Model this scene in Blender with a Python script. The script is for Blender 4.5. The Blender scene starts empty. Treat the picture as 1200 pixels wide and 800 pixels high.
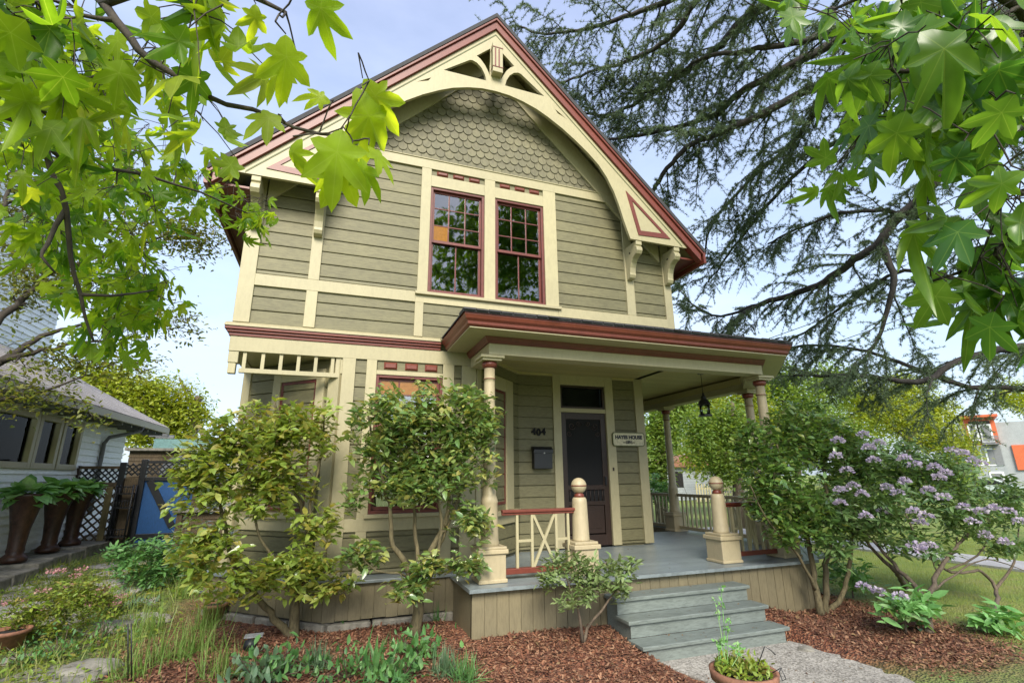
import bpy, bmesh, math, random
import numpy as np
from mathutils import Vector, Matrix
random.seed(7); rng = np.random.default_rng(11)
S = bpy.context.scene
COL = S.collection
R = math.radians
EYE = 1.94
# ---------------------------------------------------------------- camera frame
def _n(v): return v / np.linalg.norm(v)
FPX = 576.9
CX = _n(np.array([1670., 141., FPX])); CU = _n(np.array([-22., -2100., FPX]))
CX = _n(CX - (CX @ CU) * CU); CY = np.cross(CU, CX)
if CY[2] < 0: CY = -CY
RW = np.array([CX, CY, CU])            # world = RW @ camera(x right, y down, z forward)
def ray(px, py): return RW @ np.array([px - 600., py - 400., FPX])
def PX(px, py, y):                      # world point seen at a photo position, at depth y
    r = ray(px, py); r = r * (y / r[1]); return np.array([r[0], r[1], r[2] + EYE])
def PD(px, py, d):                      # same, at a distance d from the eye
    r = _n(ray(px, py)) * d; return np.array([r[0], r[1], r[2] + EYE])
def sst(a, b, x):
    t = np.clip((x - a) / (b - a), 0, 1); return t * t * (3 - 2 * t)
def gz(x, y):
    x = np.asarray(x, float); y = np.asarray(y, float)
    bed = .06 + .14 * sst(4.2, 6.0, y)
    left = .32 * sst(-.5, -4.5, x) * sst(5.5, 12., y) + .12 * sst(12, 17, y) * sst(0, -4, x)
    side = bed + left
    path = 1 - sst(3.2, 3.55, x) * (1 - sst(5.3, 5.75, x)) * (1 - sst(5.3, 6.0, y))
    z = side * (0.0 + path) - .004 * (1 - path)
    right = .05 + .05 * sst(5, 9, x)
    k = sst(5.5, 6.4, x)
    z = z * (1 - k) + right * k
    far = sst(16, 30, np.hypot(x, y)); z = z * (1 - far)
    z = z + .015 * np.sin(x * 3.1 + y * 1.7) * np.sin(y * 2.3 - x) * path
    return z
def PG(px, py, dz=0.):                  # ground point under a photo position
    z = .15
    for _ in range(12):
        r = ray(px, py); r = r * ((z + dz - EYE) / r[2]); z = float(gz(r[0], r[1]))
    return np.array([r[0], r[1], z])
# ---------------------------------------------------------------- materials
def newmat(name):
    m = bpy.data.materials.new(name); m.use_nodes = True
    nt = m.node_tree; return m, nt, nt.nodes['Principled BSDF']
def ramp(nt, stops):
    r = nt.nodes.new('ShaderNodeValToRGB'); el = r.color_ramp.elements
    while len(el) > 1: el.remove(el[-1])
    el[0].position = stops[0][0]; el[0].color = (*stops[0][1], 1)
    for p, c in stops[1:]:
        e = el.new(p); e.color = (*c, 1)
    return r
def mixc(nt, fac, a, b, mode='MIX'):
    m = nt.nodes.new('ShaderNodeMix'); m.data_type = 'RGBA'; m.blend_type = mode
    def put(i, v):
        if isinstance(v, (int, float)): m.inputs[i].default_value = v
        elif isinstance(v, tuple): m.inputs[i].default_value = (*v[:3], 1)
        else: nt.links.new(v, m.inputs[i])
    put(0, fac); put(6, a); put(7, b); return m.outputs[2]
def noise(nt, scale, detail=4, rough=.6, coord='Object', stretch=None):
    tc = nt.nodes.new('ShaderNodeTexCoord'); n = nt.nodes.new('ShaderNodeTexNoise')
    src = tc.outputs[coord]
    if stretch:
        mp = nt.nodes.new('ShaderNodeMapping'); mp.inputs['Scale'].default_value = stretch
        nt.links.new(src, mp.inputs[0]); src = mp.outputs[0]
    nt.links.new(src, n.inputs['Vector'])
    n.inputs['Scale'].default_value = scale; n.inputs['Detail'].default_value = detail; n.inputs['Roughness'].default_value = rough
    return n.outputs['Fac']
def bump(nt, b, h, st=.3, dist=.01):
    n = nt.nodes.new('ShaderNodeBump'); n.inputs['Strength'].default_value = st; n.inputs['Distance'].default_value = dist
    nt.links.new(h, n.inputs['Height']); nt.links.new(n.outputs[0], b.inputs['Normal'])
def paint(name, col, rough=.55, var=.10, grain=(2, 2, 2), dirt=.25, bst=.15, isl=.09):
    m, nt, b = newmat(name)
    c = tuple(col)
    n1 = noise(nt, 1.6, 8, .72); n2 = noise(nt, 9, 6, .7, stretch=grain)
    r1 = ramp(nt, [(.3, tuple(x * (1 - var) for x in c)), (.7, tuple(min(1, x * (1 + var)) for x in c))]); nt.links.new(n1, r1.inputs[0])
    r2 = ramp(nt, [(.38, (1 - dirt,) * 3), (.56, (1, 1, 1))]); nt.links.new(n2, r2.inputs[0])
    g = nt.nodes.new('ShaderNodeNewGeometry'); r4 = ramp(nt, [(0, (1 - isl,) * 3), (1, (1 + isl, 1 + isl * .9, 1 + isl * .7))]); nt.links.new(g.outputs['Random Per Island'], r4.inputs[0])
    nt.links.new(mixc(nt, 1., mixc(nt, 1., r1.outputs[0], r2.outputs[0], 'MULTIPLY'), r4.outputs[0], 'MULTIPLY'), b.inputs['Base Color'])
    b.inputs['Roughness'].default_value = rough
    bump(nt, b, noise(nt, 40, 4, .7, stretch=grain), bst, .004)
    return m
def plain(name, col, rough=.5, metal=0., spec=None):
    m, nt, b = newmat(name); b.inputs['Base Color'].default_value = (*col, 1)
    b.inputs['Roughness'].default_value = rough; b.inputs['Metallic'].default_value = metal
    n = noise(nt, 25, 4, .7)
    r = ramp(nt, [(.3, tuple(x * .8 for x in col)), (.7, tuple(min(1, x * 1.15) for x in col))]); nt.links.new(n, r.inputs[0])
    nt.links.new(r.outputs[0], b.inputs['Base Color'])
    return m
def leafmat(name, cols, trans=.35, rough=.42, tcol=(1.5, 1.35, .6), vein=0., spec=.5, coat=0.):
    m, nt, b = newmat(name)
    g = nt.nodes.new('ShaderNodeNewGeometry')
    k = len(cols); r = ramp(nt, [(i / max(1, k - 1), c) for i, c in enumerate(cols)])
    nt.links.new(g.outputs['Random Per Island'], r.inputs[0])
    base = r.outputs[0]
    nz = noise(nt, 14, 3, .6)
    r3 = ramp(nt, [(.3, (.75,) * 3), (.7, (1.15,) * 3)]); nt.links.new(nz, r3.inputs[0])
    base = mixc(nt, 1., base, r3.outputs[0], 'MULTIPLY')
    if vein:
        at = nt.nodes.new('ShaderNodeAttribute'); at.attribute_name = 'vein'
        p = nt.nodes.new('ShaderNodeMath'); p.operation = 'POWER'; nt.links.new(at.outputs['Fac'], p.inputs[0]); p.inputs[1].default_value = 26
        q = nt.nodes.new('ShaderNodeMath'); q.operation = 'MULTIPLY'; nt.links.new(p.outputs[0], q.inputs[0]); q.inputs[1].default_value = vein
        base = mixc(nt, q.outputs[0], base, (.38, .5, .12))
    nt.links.new(base, b.inputs['Base Color']); b.inputs['Roughness'].default_value = rough
    b.inputs['Specular IOR Level'].default_value = spec; b.inputs['Coat Weight'].default_value = coat; b.inputs['Coat Roughness'].default_value = .22; b.inputs['Coat IOR'].default_value = 1.7
    if trans > 0:
        t = nt.nodes.new('ShaderNodeBsdfTranslucent')
        nt.links.new(mixc(nt, 1., base, tcol, 'MULTIPLY'), t.inputs[0])
        mx = nt.nodes.new('ShaderNodeMixShader'); mx.inputs[0].default_value = trans
        nt.links.new(b.outputs[0], mx.inputs[1]); nt.links.new(t.outputs[0], mx.inputs[2])
        nt.links.new(mx.outputs[0], nt.nodes['Material Output'].inputs[0])
    return m
M = {}
M['siding'] = paint('sage_siding', (.157, .145, .074), .6, .13, (1, 1, 6), .26)
M['shingle'] = paint('sage_shingle', (.145, .135, .078), .65, .12, (3, 3, 1), .25, isl=.17)
M['cream'] = paint('cream_trim', (.378, .340, .205), .5, .06, (3, 3, 1), .08)
M['ceil'] = paint('porch_ceiling_paint', (.43, .37, .17), .5, .05, (1, 6, 6), .12)
M['red'] = paint('brick_red_trim', (.155, .036, .022), .42, .10, (2, 2, 2), .15)
M['sash'] = paint('dark_red_sash', (.125, .027, .02), .45, .1)
M['olive'] = paint('olive_line', (.13, .145, .06), .6)
M['skirt'] = paint('tan_skirt', (.175, .150, .088), .65, .08, (6, 6, 1), .18)
M['deck'] = paint('deck_paint', (.20, .235, .245), .33, .12, (1, 8, 1), .28)
M['step'] = paint('step_paint', (.178, .208, .19), .5, .14, (1, 6, 6), .32)
M['newel'] = paint('newel_cream', (.40, .338, .212), .5, .05, (3, 3, 1), .10)
M['roof'] = plain('dark_roof', (.045, .045, .05), .85)
M['doorwood'] = paint('door_brown', (.030, .016, .011), .45, .15, (6, 6, 1), .3)
M['black'] = plain('black_metal', (.012, .013, .016), .4)
M['bark'] = paint('grey_brown_bark', (.13, .10, .07), .85, .25, (4, 4, 1), .5, .8)
M['mossbark'] = paint('mossy_bark', (.15, .125, .065), .9, .3, (4, 4, 1), .5, .8)
M['cedarbark'] = paint('cedar_bark', (.05, .044, .042), .9, .4, (4, 4, 1), .6, 1.)
M['darkbark'] = paint('dark_branch_bark', (.045, .036, .026), .85, .3, (4, 4, 1), .5, .8)
M['twig'] = plain('twig_brown', (.085, .06, .04), .8)
M['stone'] = paint('grey_stone', (.26, .245, .205), .85, .25, (1, 1, 1), .45, .6)
M['terracotta'] = paint('terracotta', (.27, .125, .075), .75, .2, (2, 2, 2), .4, .3)
M['urn'] = paint('dark_urn', (.06, .026, .015), .42, .5, (2, 2, 1), .5, .3)
M['white'] = paint('white_lap_siding', (.84, .89, .90), .55, .04, (1, 1, 5), .12)
M['fencewood'] = paint('weathered_fence', (.13, .095, .055), .85, .25, (5, 5, 1), .4, .5)
M['fencelight'] = paint('olive_fence_rail', (.21, .17, .075), .85, .25, (5, 5, 1), .3, .5)
M['blue'] = paint('blue_gate', (.014, .085, .26), .5, .12, (5, 5, 1), .25)
M['nroof'] = paint('weathered_shakes', (.42, .385, .36), .9, .25, (8, 2, 2), .45, .6)
M['teal'] = paint('teal_trim', (.16, .30, .29), .6)
M['sign'] = paint('sign_cream', (.62, .57, .38), .5, .04)
M['orange'] = paint('orange_panel', (.62, .14, .05), .6)
M['gray'] = paint('grey_panel', (.34, .37, .38), .6)
M['dgray'] = paint('dark_grey_panel', (.20, .21, .22), .6)
M['curtain'] = plain('curtain_cloth', (.55, .55, .52), .9)
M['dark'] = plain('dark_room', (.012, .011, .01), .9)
M['mesh'] = plain('screen_mesh', (.003, .003, .004), .85)
M['amber'] = plain('amber_glass', (.27, .125, .03), .1)
def glassmat(name, refl, tint=(.9, .95, .92)):
    m, nt, b = newmat(name); nt.nodes.remove(b)
    t = nt.nodes.new('ShaderNodeBsdfTransparent'); t.inputs[0].default_value = (*tint, 1)
    g = nt.nodes.new('ShaderNodeBsdfGlossy'); g.inputs['Roughness'].default_value = .02
    lw = nt.nodes.new('ShaderNodeFresnel'); lw.inputs[0].default_value = refl
    bn = nt.nodes.new('ShaderNodeBump'); bn.inputs['Strength'].default_value = .06; bn.inputs['Distance'].default_value = .02
    nt.links.new(noise(nt, 2.5, 2, .5), bn.inputs['Height']); nt.links.new(bn.outputs[0], g.inputs['Normal'])
    mx = nt.nodes.new('ShaderNodeMixShader'); nt.links.new(lw.outputs[0], mx.inputs[0])
    nt.links.new(t.outputs[0], mx.inputs[1]); nt.links.new(g.outputs[0], mx.inputs[2])
    nt.links.new(mx.outputs[0], nt.nodes['Material Output'].inputs[0]); return m
M['glass'] = glassmat('window_glass', 3.2)
M['oldglass'] = glassmat('old_window_glass', 1.14)
M['clear'] = glassmat('lantern_glass', 1.5)
# ---------------------------------------------------------------- mesh builder
class MB:
    def __init__(s): s.v = []; s.f = []; s.sm = []
    def add(s, vs, fs, smooth=False):
        o = len(s.v); s.v += [tuple(map(float, v)) for v in vs]; s.f += [tuple(i + o for i in f) for f in fs]; s.sm += [smooth] * len(fs); return s
    def hexa(s, p): return s.add(p, [(0, 3, 2, 1), (4, 5, 6, 7), (0, 1, 5, 4), (1, 2, 6, 5), (2, 3, 7, 6), (3, 0, 4, 7)])
    def box(s, x0, x1, y0, y1, z0, z1):
        return s.hexa([(x0, y0, z0), (x1, y0, z0), (x1, y1, z0), (x0, y1, z0), (x0, y0, z1), (x1, y0, z1), (x1, y1, z1), (x0, y1, z1)])
    def wbox(s, W, s0, s1, o0, o1, z0, z1):
        O, u, n = W
        q = lambda a, o: (O[0] + u[0] * a + n[0] * o, O[1] + u[1] * a + n[1] * o)
        a, b, c, d = q(s0, o0), q(s1, o0), q(s1, o1), q(s0, o1)
        return s.hexa([(*a, z0), (*b, z0), (*c, z0), (*d, z0), (*a, z1), (*b, z1), (*c, z1), (*d, z1)])
    def bar(s, p, q, w, t, up=(0, 0, 1)):            # rectangular bar between two points
        p = Vector(p); q = Vector(q); d = (q - p).normalized(); up = Vector(up)
        a = d.cross(up)
        if a.length < 1e-4: a = d.cross(Vector((1, 0, 0)))
        a.normalize(); b = a.cross(d); a *= w / 2; b *= t / 2
        return s.hexa([p - a - b, p + a - b, p + a + b, p - a + b, q - a - b, q + a - b, q + a + b, q - a + b])
    def prism(s, poly, f0, f1):                      # closed polygon through two mapping functions
        n = len(poly); vs = [f0(p) for p in poly] + [f1(p) for p in poly]
        return s.add(vs, [tuple(range(n))[::-1], tuple(range(n, 2 * n))] + [(i, (i + 1) % n, n + (i + 1) % n, n + i) for i in range(n)])
    def lathe(s, c, prof, n=20, smooth=True):
        vs = []; fs = []
        for r, z in prof:
            for i in range(n):
                a = 2 * math.pi * i / n; vs.append((c[0] + r * math.cos(a), c[1] + r * math.sin(a), c[2] + z))
        for k in range(len(prof) - 1):
            for i in range(n):
                j = (i + 1) % n; fs.append((k * n + i, k * n + j, (k + 1) * n + j, (k + 1) * n + i))
        s.add(vs, fs, smooth); m = len(prof) - 1
        o = len(s.v) - len(vs)
        s.f.append(tuple(o + i for i in range(n))[::-1]); s.sm.append(False)
        s.f.append(tuple(o + m * n + i for i in range(n))); s.sm.append(False)
        return s
    def tube(s, pts, rad, n=6, cap=True):
        pts = [Vector(p) for p in pts]
        if isinstance(rad, (int, float)): rad = [rad] * len(pts)
        vs = []; fs = []; prev = None
        for i, p in enumerate(pts):
            d = (pts[min(i + 1, len(pts) - 1)] - pts[max(i - 1, 0)])
            if d.length < 1e-9: d = Vector((0, 0, 1))
            d.normalize()
            a = prev - d * prev.dot(d) if prev is not None else d.orthogonal()
            if a.length < 1e-5: a = d.orthogonal()
            a.normalize(); prev = a; b = d.cross(a)
            for k in range(n):
                t = 2 * math.pi * k / n; vs.append(p + (a * math.cos(t) + b * math.sin(t)) * rad[i])
        for i in range(len(pts) - 1):
            for k in range(n):
                j = (k + 1) % n; fs.append((i * n + k, i * n + j, (i + 1) * n + j, (i + 1) * n + k))
        if cap: fs.append(tuple(range(n))[::-1]); fs.append(tuple(len(vs) - n + k for k in range(n)))
        return s.add(vs, fs, True)
    def build(s, name, mat, parent=None, bevel=0., recalc=True):
        me = bpy.data.meshes.new(name); me.from_pydata(s.v, [], s.f)
        if recalc and len(s.f) < 60000:
            bm = bmesh.new(); bm.from_mesh(me); bmesh.ops.recalc_face_normals(bm, faces=bm.faces); bm.to_mesh(me); bm.free()
        me.polygons.foreach_set('use_smooth', s.sm)
        return link(name, me, mat, parent, bevel)
def link(name, me, mat, parent=None, bevel=0.):
    o = bpy.data.objects.new(name, me); COL.objects.link(o)
    mm = M[mat] if isinstance(mat, str) else mat
    if not me.materials: me.materials.append(mm)
    if parent is not None: o.parent = parent; o.matrix_parent_inverse = Matrix.Translation(-parent_loc(parent))
    if bevel:
        b = o.modifiers.new('edge', 'BEVEL'); b.width = bevel; b.segments = 2; b.limit_method = 'ANGLE'; b.angle_limit = R(40)
    return o
def parent_loc(p): return Vector(p.location) if p.parent is None else Vector((0, 0, 0))
def tag(o, label=None, cat=None, group=None, kind=None):
    if label: o['label'] = label
    if cat: o['category'] = cat
    if group: o['group'] = group
    if kind: o['kind'] = kind
    return o
def thing(name, label, cat, loc=(0, 0, 0), group=None):
    o = bpy.data.objects.new(name, None); COL.objects.link(o); o.location = tuple(map(float, loc)); o.empty_display_size = .2
    return tag(o, label, cat, group)
def curve_mesh(name, loops, depth, to_world):        # flat outline with holes, given thickness
    cu = bpy.data.curves.new(name, 'CURVE'); cu.dimensions = '2D'; cu.fill_mode = 'BOTH'; cu.extrude = depth / 2
    for lp in loops:
        sp = cu.splines.new('POLY'); sp.points.add(len(lp) - 1); sp.use_cyclic_u = True
        for i, p in enumerate(lp): sp.points[i].co = (p[0], p[1], 0, 1)
    ob = bpy.data.objects.new(name, cu); COL.objects.link(ob)
    dg = bpy.context.evaluated_depsgraph_get(); dg.update()
    me = bpy.data.meshes.new_from_object(ob.evaluated_get(dg)); bpy.data.objects.remove(ob)
    me.transform(to_world); me.materials.clear(); return me
def text_mesh(txt, size, depth, to_world, bold=0.):
    cu = bpy.data.curves.new('t', 'FONT'); cu.body = txt; cu.size = size; cu.extrude = depth; cu.align_x = 'CENTER'; cu.align_y = 'CENTER'; cu.offset = bold
    ob = bpy.data.objects.new('t', cu); COL.objects.link(ob)
    dg = bpy.context.evaluated_depsgraph_get(); dg.update()
    me = bpy.data.meshes.new_from_object(ob.evaluated_get(dg)); bpy.data.objects.remove(ob)
    me.transform(to_world); me.materials.clear(); return me
FRONT = Matrix(((1, 0, 0, 0), (0, 0, -1, 0), (0, 1, 0, 0), (0, 0, 0, 1)))   # (x,y,z)->(x,-z,y): stands the outline up, facing -Y
# ---------------------------------------------------------------- leaves
def tmpl_oval(w=.42, fold=.12, droop=.15):
    v = [(0, 0, 0), (w * .5, .3, fold * .6), (w * .45, .65, fold * .3 - droop * .4), (0, 1, -droop), (-w * .45, .65, fold * .3 - droop * .4), (-w * .5, .3, fold * .6), (0, .5, -droop * .2)]
    return np.array(v), [(0, 1, 6), (1, 2, 6), (2, 3, 6), (3, 4, 6), (4, 5, 6), (5, 0, 6)], None
def tmpl_blade(w=.05, droop=.3):
    return np.array([(-w / 2, 0, 0), (w / 2, 0, 0), (w * .4, .5, -droop * .2), (-w * .4, .5, -droop * .2), (0, 1, -droop)]), [(0, 1, 2), (0, 2, 3), (3, 2, 4)], None
def tmpl_needle(): return np.array([(-.06, 0, 0), (.06, 0, 0), (0, 1, 0)]), [(0, 1, 2)], None
def tmpl_quad(): return np.array([(0, 0, 0), (.34, .45, .05), (0, 1, -.12), (-.34, .5, .05)]), [(0, 1, 2), (0, 2, 3)], None
def tmpl_star(droop=.22, lob=((-104, .60), (-52, .86), (0, 1.), (52, .86), (104, .60)), bend=0., wk=1.):
    c = np.array([0, .30]); out = []; vein = []
    def pt(ang, r): a = R(ang); return c + r * .72 * np.array([math.sin(a), math.cos(a)])
    seq = []
    for i, (a, r) in enumerate(lob):
        if i: seq.append((pt((a + lob[i - 1][0]) / 2, .40), 0))
        else: seq.append((np.array([-.09, .05]), 0))
        w = (20 if abs(a) < 60 else 21) * wk
        seq += [(pt(a - w, .56 * r), 0), (pt(a - w * .60, .77 * r), 0), (pt(a, r), 1), (pt(a + w * .60, .77 * r), 0), (pt(a + w, .56 * r), 0)]
    seq.append((np.array([.09, .05]), 0)); seq.append((np.array([0, 0]), 1))
    v = [(*c, 0)] + [(*p, 0) for p, _ in seq]; vein = [1] + [q for _, q in seq]
    v = np.array(v, float); v[:, 0] = v[:, 0] * .86 + bend * v[:, 1] ** 2
    rr = np.hypot(v[:, 0], v[:, 1] - c[1])
    v[:, 2] = -droop * rr ** 2 * 1.6
    for i in range(1, len(v)):
        if vein[i] == 0: v[i, 2] += .004
    n = len(seq); f = [(0, 1 + (i + 1) % n, 1 + i) for i in range(n)]
    return v, f, np.array(vein, float)
def leaves(name, P, A, N, size, tm, mat, parent=None, kind=None):
    v, f, vein = tm; P = np.asarray(P, float); A = np.asarray(A, float); N = np.asarray(N, float); size = np.asarray(size, float)
    A = A / (np.linalg.norm(A, axis=1, keepdims=True) + 1e-9)
    X = np.cross(A, N); X /= (np.linalg.norm(X, axis=1, keepdims=True) + 1e-9); N = np.cross(X, A)
    L = len(P); k = len(v); zs = (.4 + 1.3 * rng.random(L))[:, None, None]
    V = (P[:, None, :] + size[:, None, None] * (v[None, :, 0, None] * X[:, None, :] + v[None, :, 1, None] * A[:, None, :] + zs * v[None, :, 2, None] * N[:, None, :])).reshape(-1, 3)
    F = (np.array(f)[None] + (np.arange(L) * k)[:, None, None]).reshape(-1)
    me = bpy.data.meshes.new(name); nt = len(f) * L
    me.vertices.add(L * k); me.vertices.foreach_set('co', V.astype(np.float32).ravel())
    me.loops.add(nt * 3); me.loops.foreach_set('vertex_index', F.astype(np.int32))
    me.polygons.add(nt); me.polygons.foreach_set('loop_start', np.arange(0, nt * 3, 3, dtype=np.int32))
    me.update(calc_edges=True)
    me.polygons.foreach_set('use_smooth', np.ones(nt, bool))
    if vein is not None:
        at = me.attributes.new('vein', 'FLOAT', 'POINT'); at.data.foreach_set('value', np.tile(vein, L).astype(np.float32))
    o = link(name, me, mat, parent)
    if kind: o['kind'] = kind
    return o
def rnd(n): 
    v = rng.normal(size=(n, 3)); return v / np.linalg.norm(v, axis=1, keepdims=True)
def blobs(bl, n, shell=.35):
    """points in a union of ellipsoids (centre, (rx,ry,rz)); denser towards the outside"""
    w = np.array([b[1][0] * b[1][1] * b[1][2] for b in bl]) ** (2 / 3.); w /= w.sum()
    out = []
    for b, k in zip(bl, rng.multinomial(n, w)):
        r = rng.random(k) ** shell; out.append(np.array(b[0]) + rnd(k) * r[:, None] * np.array(b[1]))
    return np.concatenate(out)
def grow(stems, targets, rt=.006, rmin=.0025, bias=.25, sides=5, wob=.06):
    """stems: list of (points, r0, r1); every target is joined to the nearest grown node by a twig"""
    mb = MB(); nodes = []; rads = []
    for pts, r0, r1 in stems:
        pts = [np.array(p, float) for p in pts]; fine = []; fr = []
        seg = len(pts) - 1
        for i in range(seg):
            p0 = pts[max(i - 1, 0)]; p1 = pts[i]; p2 = pts[i + 1]; p3 = pts[min(i + 2, seg)]
            m = max(2, int(np.linalg.norm(p2 - p1) / .10))
            for j in range(m):
                t = j / m
                q = .5 * ((2 * p1) + (p2 - p0) * t + (2 * p0 - 5 * p1 + 4 * p2 - p3) * t * t + (3 * p1 - p0 - 3 * p2 + p3) * t ** 3)
                fine.append(q); fr.append(r0 + (r1 - r0) * ((i + t) / seg) ** .8)
        fine.append(pts[-1]); fr.append(r1)
        fine = [f + (rng.normal(size=3) * min(.012, fr[i] * .35) if 0 < i < len(fine) - 1 else 0) for i, f in enumerate(fine)]
        mb.tube(fine, fr, 8); nodes += fine; rads += fr
    N = np.zeros((len(nodes) + len(targets) * 4 + 8, 3)); RA = np.zeros(len(N)); c = len(nodes)
    N[:c] = nodes; RA[:c] = rads
    T = np.asarray(targets); base = N[0].copy()
    if len(T):
        d0 = np.array([np.min(np.linalg.norm(N[:c] - t, axis=1)) for t in T])
        for t in T[np.argsort(d0)]:
            d = np.linalg.norm(N[:c] - t, axis=1) + bias * np.maximum(0, np.linalg.norm(N[:c] - base, axis=1) - np.linalg.norm(t - base) + .05)
            i = int(np.argmin(d)); p = N[i]; r = min(RA[i] * .75, rt + .004); L = np.linalg.norm(t - p)
            a = p + (t - p) * .35 + rng.normal(size=3) * L * wob; b = p + (t - p) * .7 + rng.normal(size=3) * L * wob + np.array([0, 0, .04 * L])
            rr = [r, max(rmin, r * .8), max(rmin, r * .65), rmin]
            mb.tube([p, a, b, t], rr, sides if r > .006 else 4, False)
            N[c:c + 3] = [a, b, t]; RA[c:c + 3] = rr[1:]; c += 3
    return mb
def rosettes(C, per, spread, tilt=.35, up=(0, 0, 1), droop=.0):
    """leaf origins, axes and normals radiating from each cluster point"""
    C = np.asarray(C); n = len(C); k = per
    cl = np.repeat(C, k, axis=0); m = len(cl)
    ax0 = np.repeat(rnd(n) * .6 + np.array(up), k, axis=0); ax0 /= np.linalg.norm(ax0, axis=1, keepdims=True)
    t1 = np.cross(ax0, np.tile([.3, .9, .1], (m, 1))); t1 /= np.linalg.norm(t1, axis=1, keepdims=True); t2 = np.cross(ax0, t1)
    ang = np.tile(np.arange(k) * 2 * math.pi / k, n) + np.repeat(rng.random(n) * 6, k) + rng.normal(size=m) * .35
    rad = np.cos(ang)[:, None] * t1 + np.sin(ang)[:, None] * t2
    til = tilt + rng.normal(size=(m, 1)) * .25
    A = rad + ax0 * til - np.array([0, 0, 1]) * droop
    Nn = ax0 - rad * til + rnd(m) * .35
    P = cl + ax0 * rng.normal(size=(m, 1)) * spread + rad * .01
    return P, A, Nn
# ================================================================= THE HOUSE
YF, XL, XR, YR = 7.16, -1.37, 5.71, 8.35
XC = 2.17; DK = .72
WF = ((0, YF), (1, 0), (0, -1))                       # front wall: s = x
def wall_frame(A, B):
    A = np.array(A, float); B = np.array(B, float); u = _n(B - A); n = np.array([u[1], -u[0]])
    if n[1] > 0: n = -n
    return (tuple(A), tuple(u), tuple(n)), float(np.linalg.norm(B - A))
WL, LL = wall_frame((.03, YF), (XL, 8.45))            # angled bay wall, left
WR, LR = wall_frame((1.97, YF), (3.10, YR))           # angled bay wall, right (on the porch)
WD = ((0, YR), (1, 0), (0, -1))                       # recessed door wall: s = x
WSL = ((XL, 0), (0, 1), (-1, 0)); WSR = ((XR, 0), (0, 1), (1, 0))
house = thing('house', 'two storey sage green Victorian house with cream and brick red trim and a front porch', 'house', (2.17, 7.5, .2))
def part(mb, name, mat, parent=None, bevel=0.): return mb.build(name, mat, parent or house, bevel)
EXPO = .198
def siding(mb, W, s0, s1, z0, z1, clip=None, exp=EXPO):
    O, u, n = W; k = math.floor(z0 / exp)
    P = lambda s, o, z: (O[0] + u[0] * s + n[0] * o, O[1] + u[1] * s + n[1] * o, z)
    while k * exp < z1:
        a = max(z0, k * exp); b = min(z1, (k + 1) * exp); k += 1
        if b - a < .012: continue
        c0, c1 = s0, s1
        if clip: c0, c1 = max(s0, clip(b)[0]), min(s1, clip(b)[1])
        if c1 - c0 < .03: continue
        j = rng.normal() * .0012
        pr = [(a, -.024), (a + .014, -.024), (a + .015, .005 + j), (a + .024, .0065 + j), (b, .001 + j * .5)]
        if b < z1: pr.append((b, -.024))
        cuts = [c0]
        if c1 - c0 > 1.1:
            while cuts[-1] + 1.4 < c1 and rng.random() < .6: cuts.append(cuts[-1] + .35 + rng.random() * (c1 - cuts[-1] - .7))
        cuts.append(c1)
        for d0, d1 in zip(cuts[:-1], cuts[1:]):               # butt joints
            e0, e1 = d0 + (.0012 if d0 > c0 else 0), d1 - (.0012 if d1 < c1 else 0)
            mb.add([P(e0, o, z) for z, o in pr] + [P(e1, o, z) for z, o in pr], [(i, len(pr) + i, len(pr) + i + 1, i + 1) for i in range(len(pr) - 1)])
slope_clip = lambda z: (XC - (9.58 - z), XC + (9.58 - z))
# ---- siding, wall by wall
m = MB()
for a, b, z0, z1 in [(-1.2, -.53, 4.69, 6.88), (-.38, 1.02, 4.69, 6.88), (3.41, 4.76, 4.69, 6.88), (4.93, 5.59, 4.69, 6.88),
                     (-1.2, -.53, 3.95, 4.52), (-.38, 1.0, 3.95, 4.52), (1.13, 2.12, 3.95, 4.52), (2.26, 3.26, 3.95, 4.52), (3.39, 4.76, 3.95, 4.52), (4.93, 5.59, 3.95, 4.52)]:
    siding(m, WF, a, b, z0, z1, slope_clip)
for a, b, z0, z1 in [(.21, .36, .74, 3.58), (1.63, 1.75, .74, 3.58), (.5, 1.46, .74, 1.28)]: siding(m, WF, a, b, z0, z1)
part(m, 'front_siding', 'siding')
m = MB(); siding(m, WL, .10, LL, .74, 3.6); part(m, 'bay_siding', 'siding')
m = MB(); siding(m, WR, .02, LR, .74, 3.8); part(m, 'bay_siding', 'siding')
for a, b, z0, z1 in [(3.10, 3.80, .74, 3.8), (5.05, 5.56, .74, 3.8)]:
    m = MB(); siding(m, WD, a, b, z0, z1); part(m, 'porch_siding', 'siding')
m = MB(); siding(m, WSL, 8.45, 15.5, .4, 3.6); siding(m, WSL, YF, 15.5, 3.95, 6.2); part(m, 'side_siding', 'siding')
m = MB(); siding(m, WSR, YR, 15.5, .74, 3.8); siding(m, WSR, YF, 15.5, 3.95, 6.2); part(m, 'side_siding', 'siding')
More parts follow.
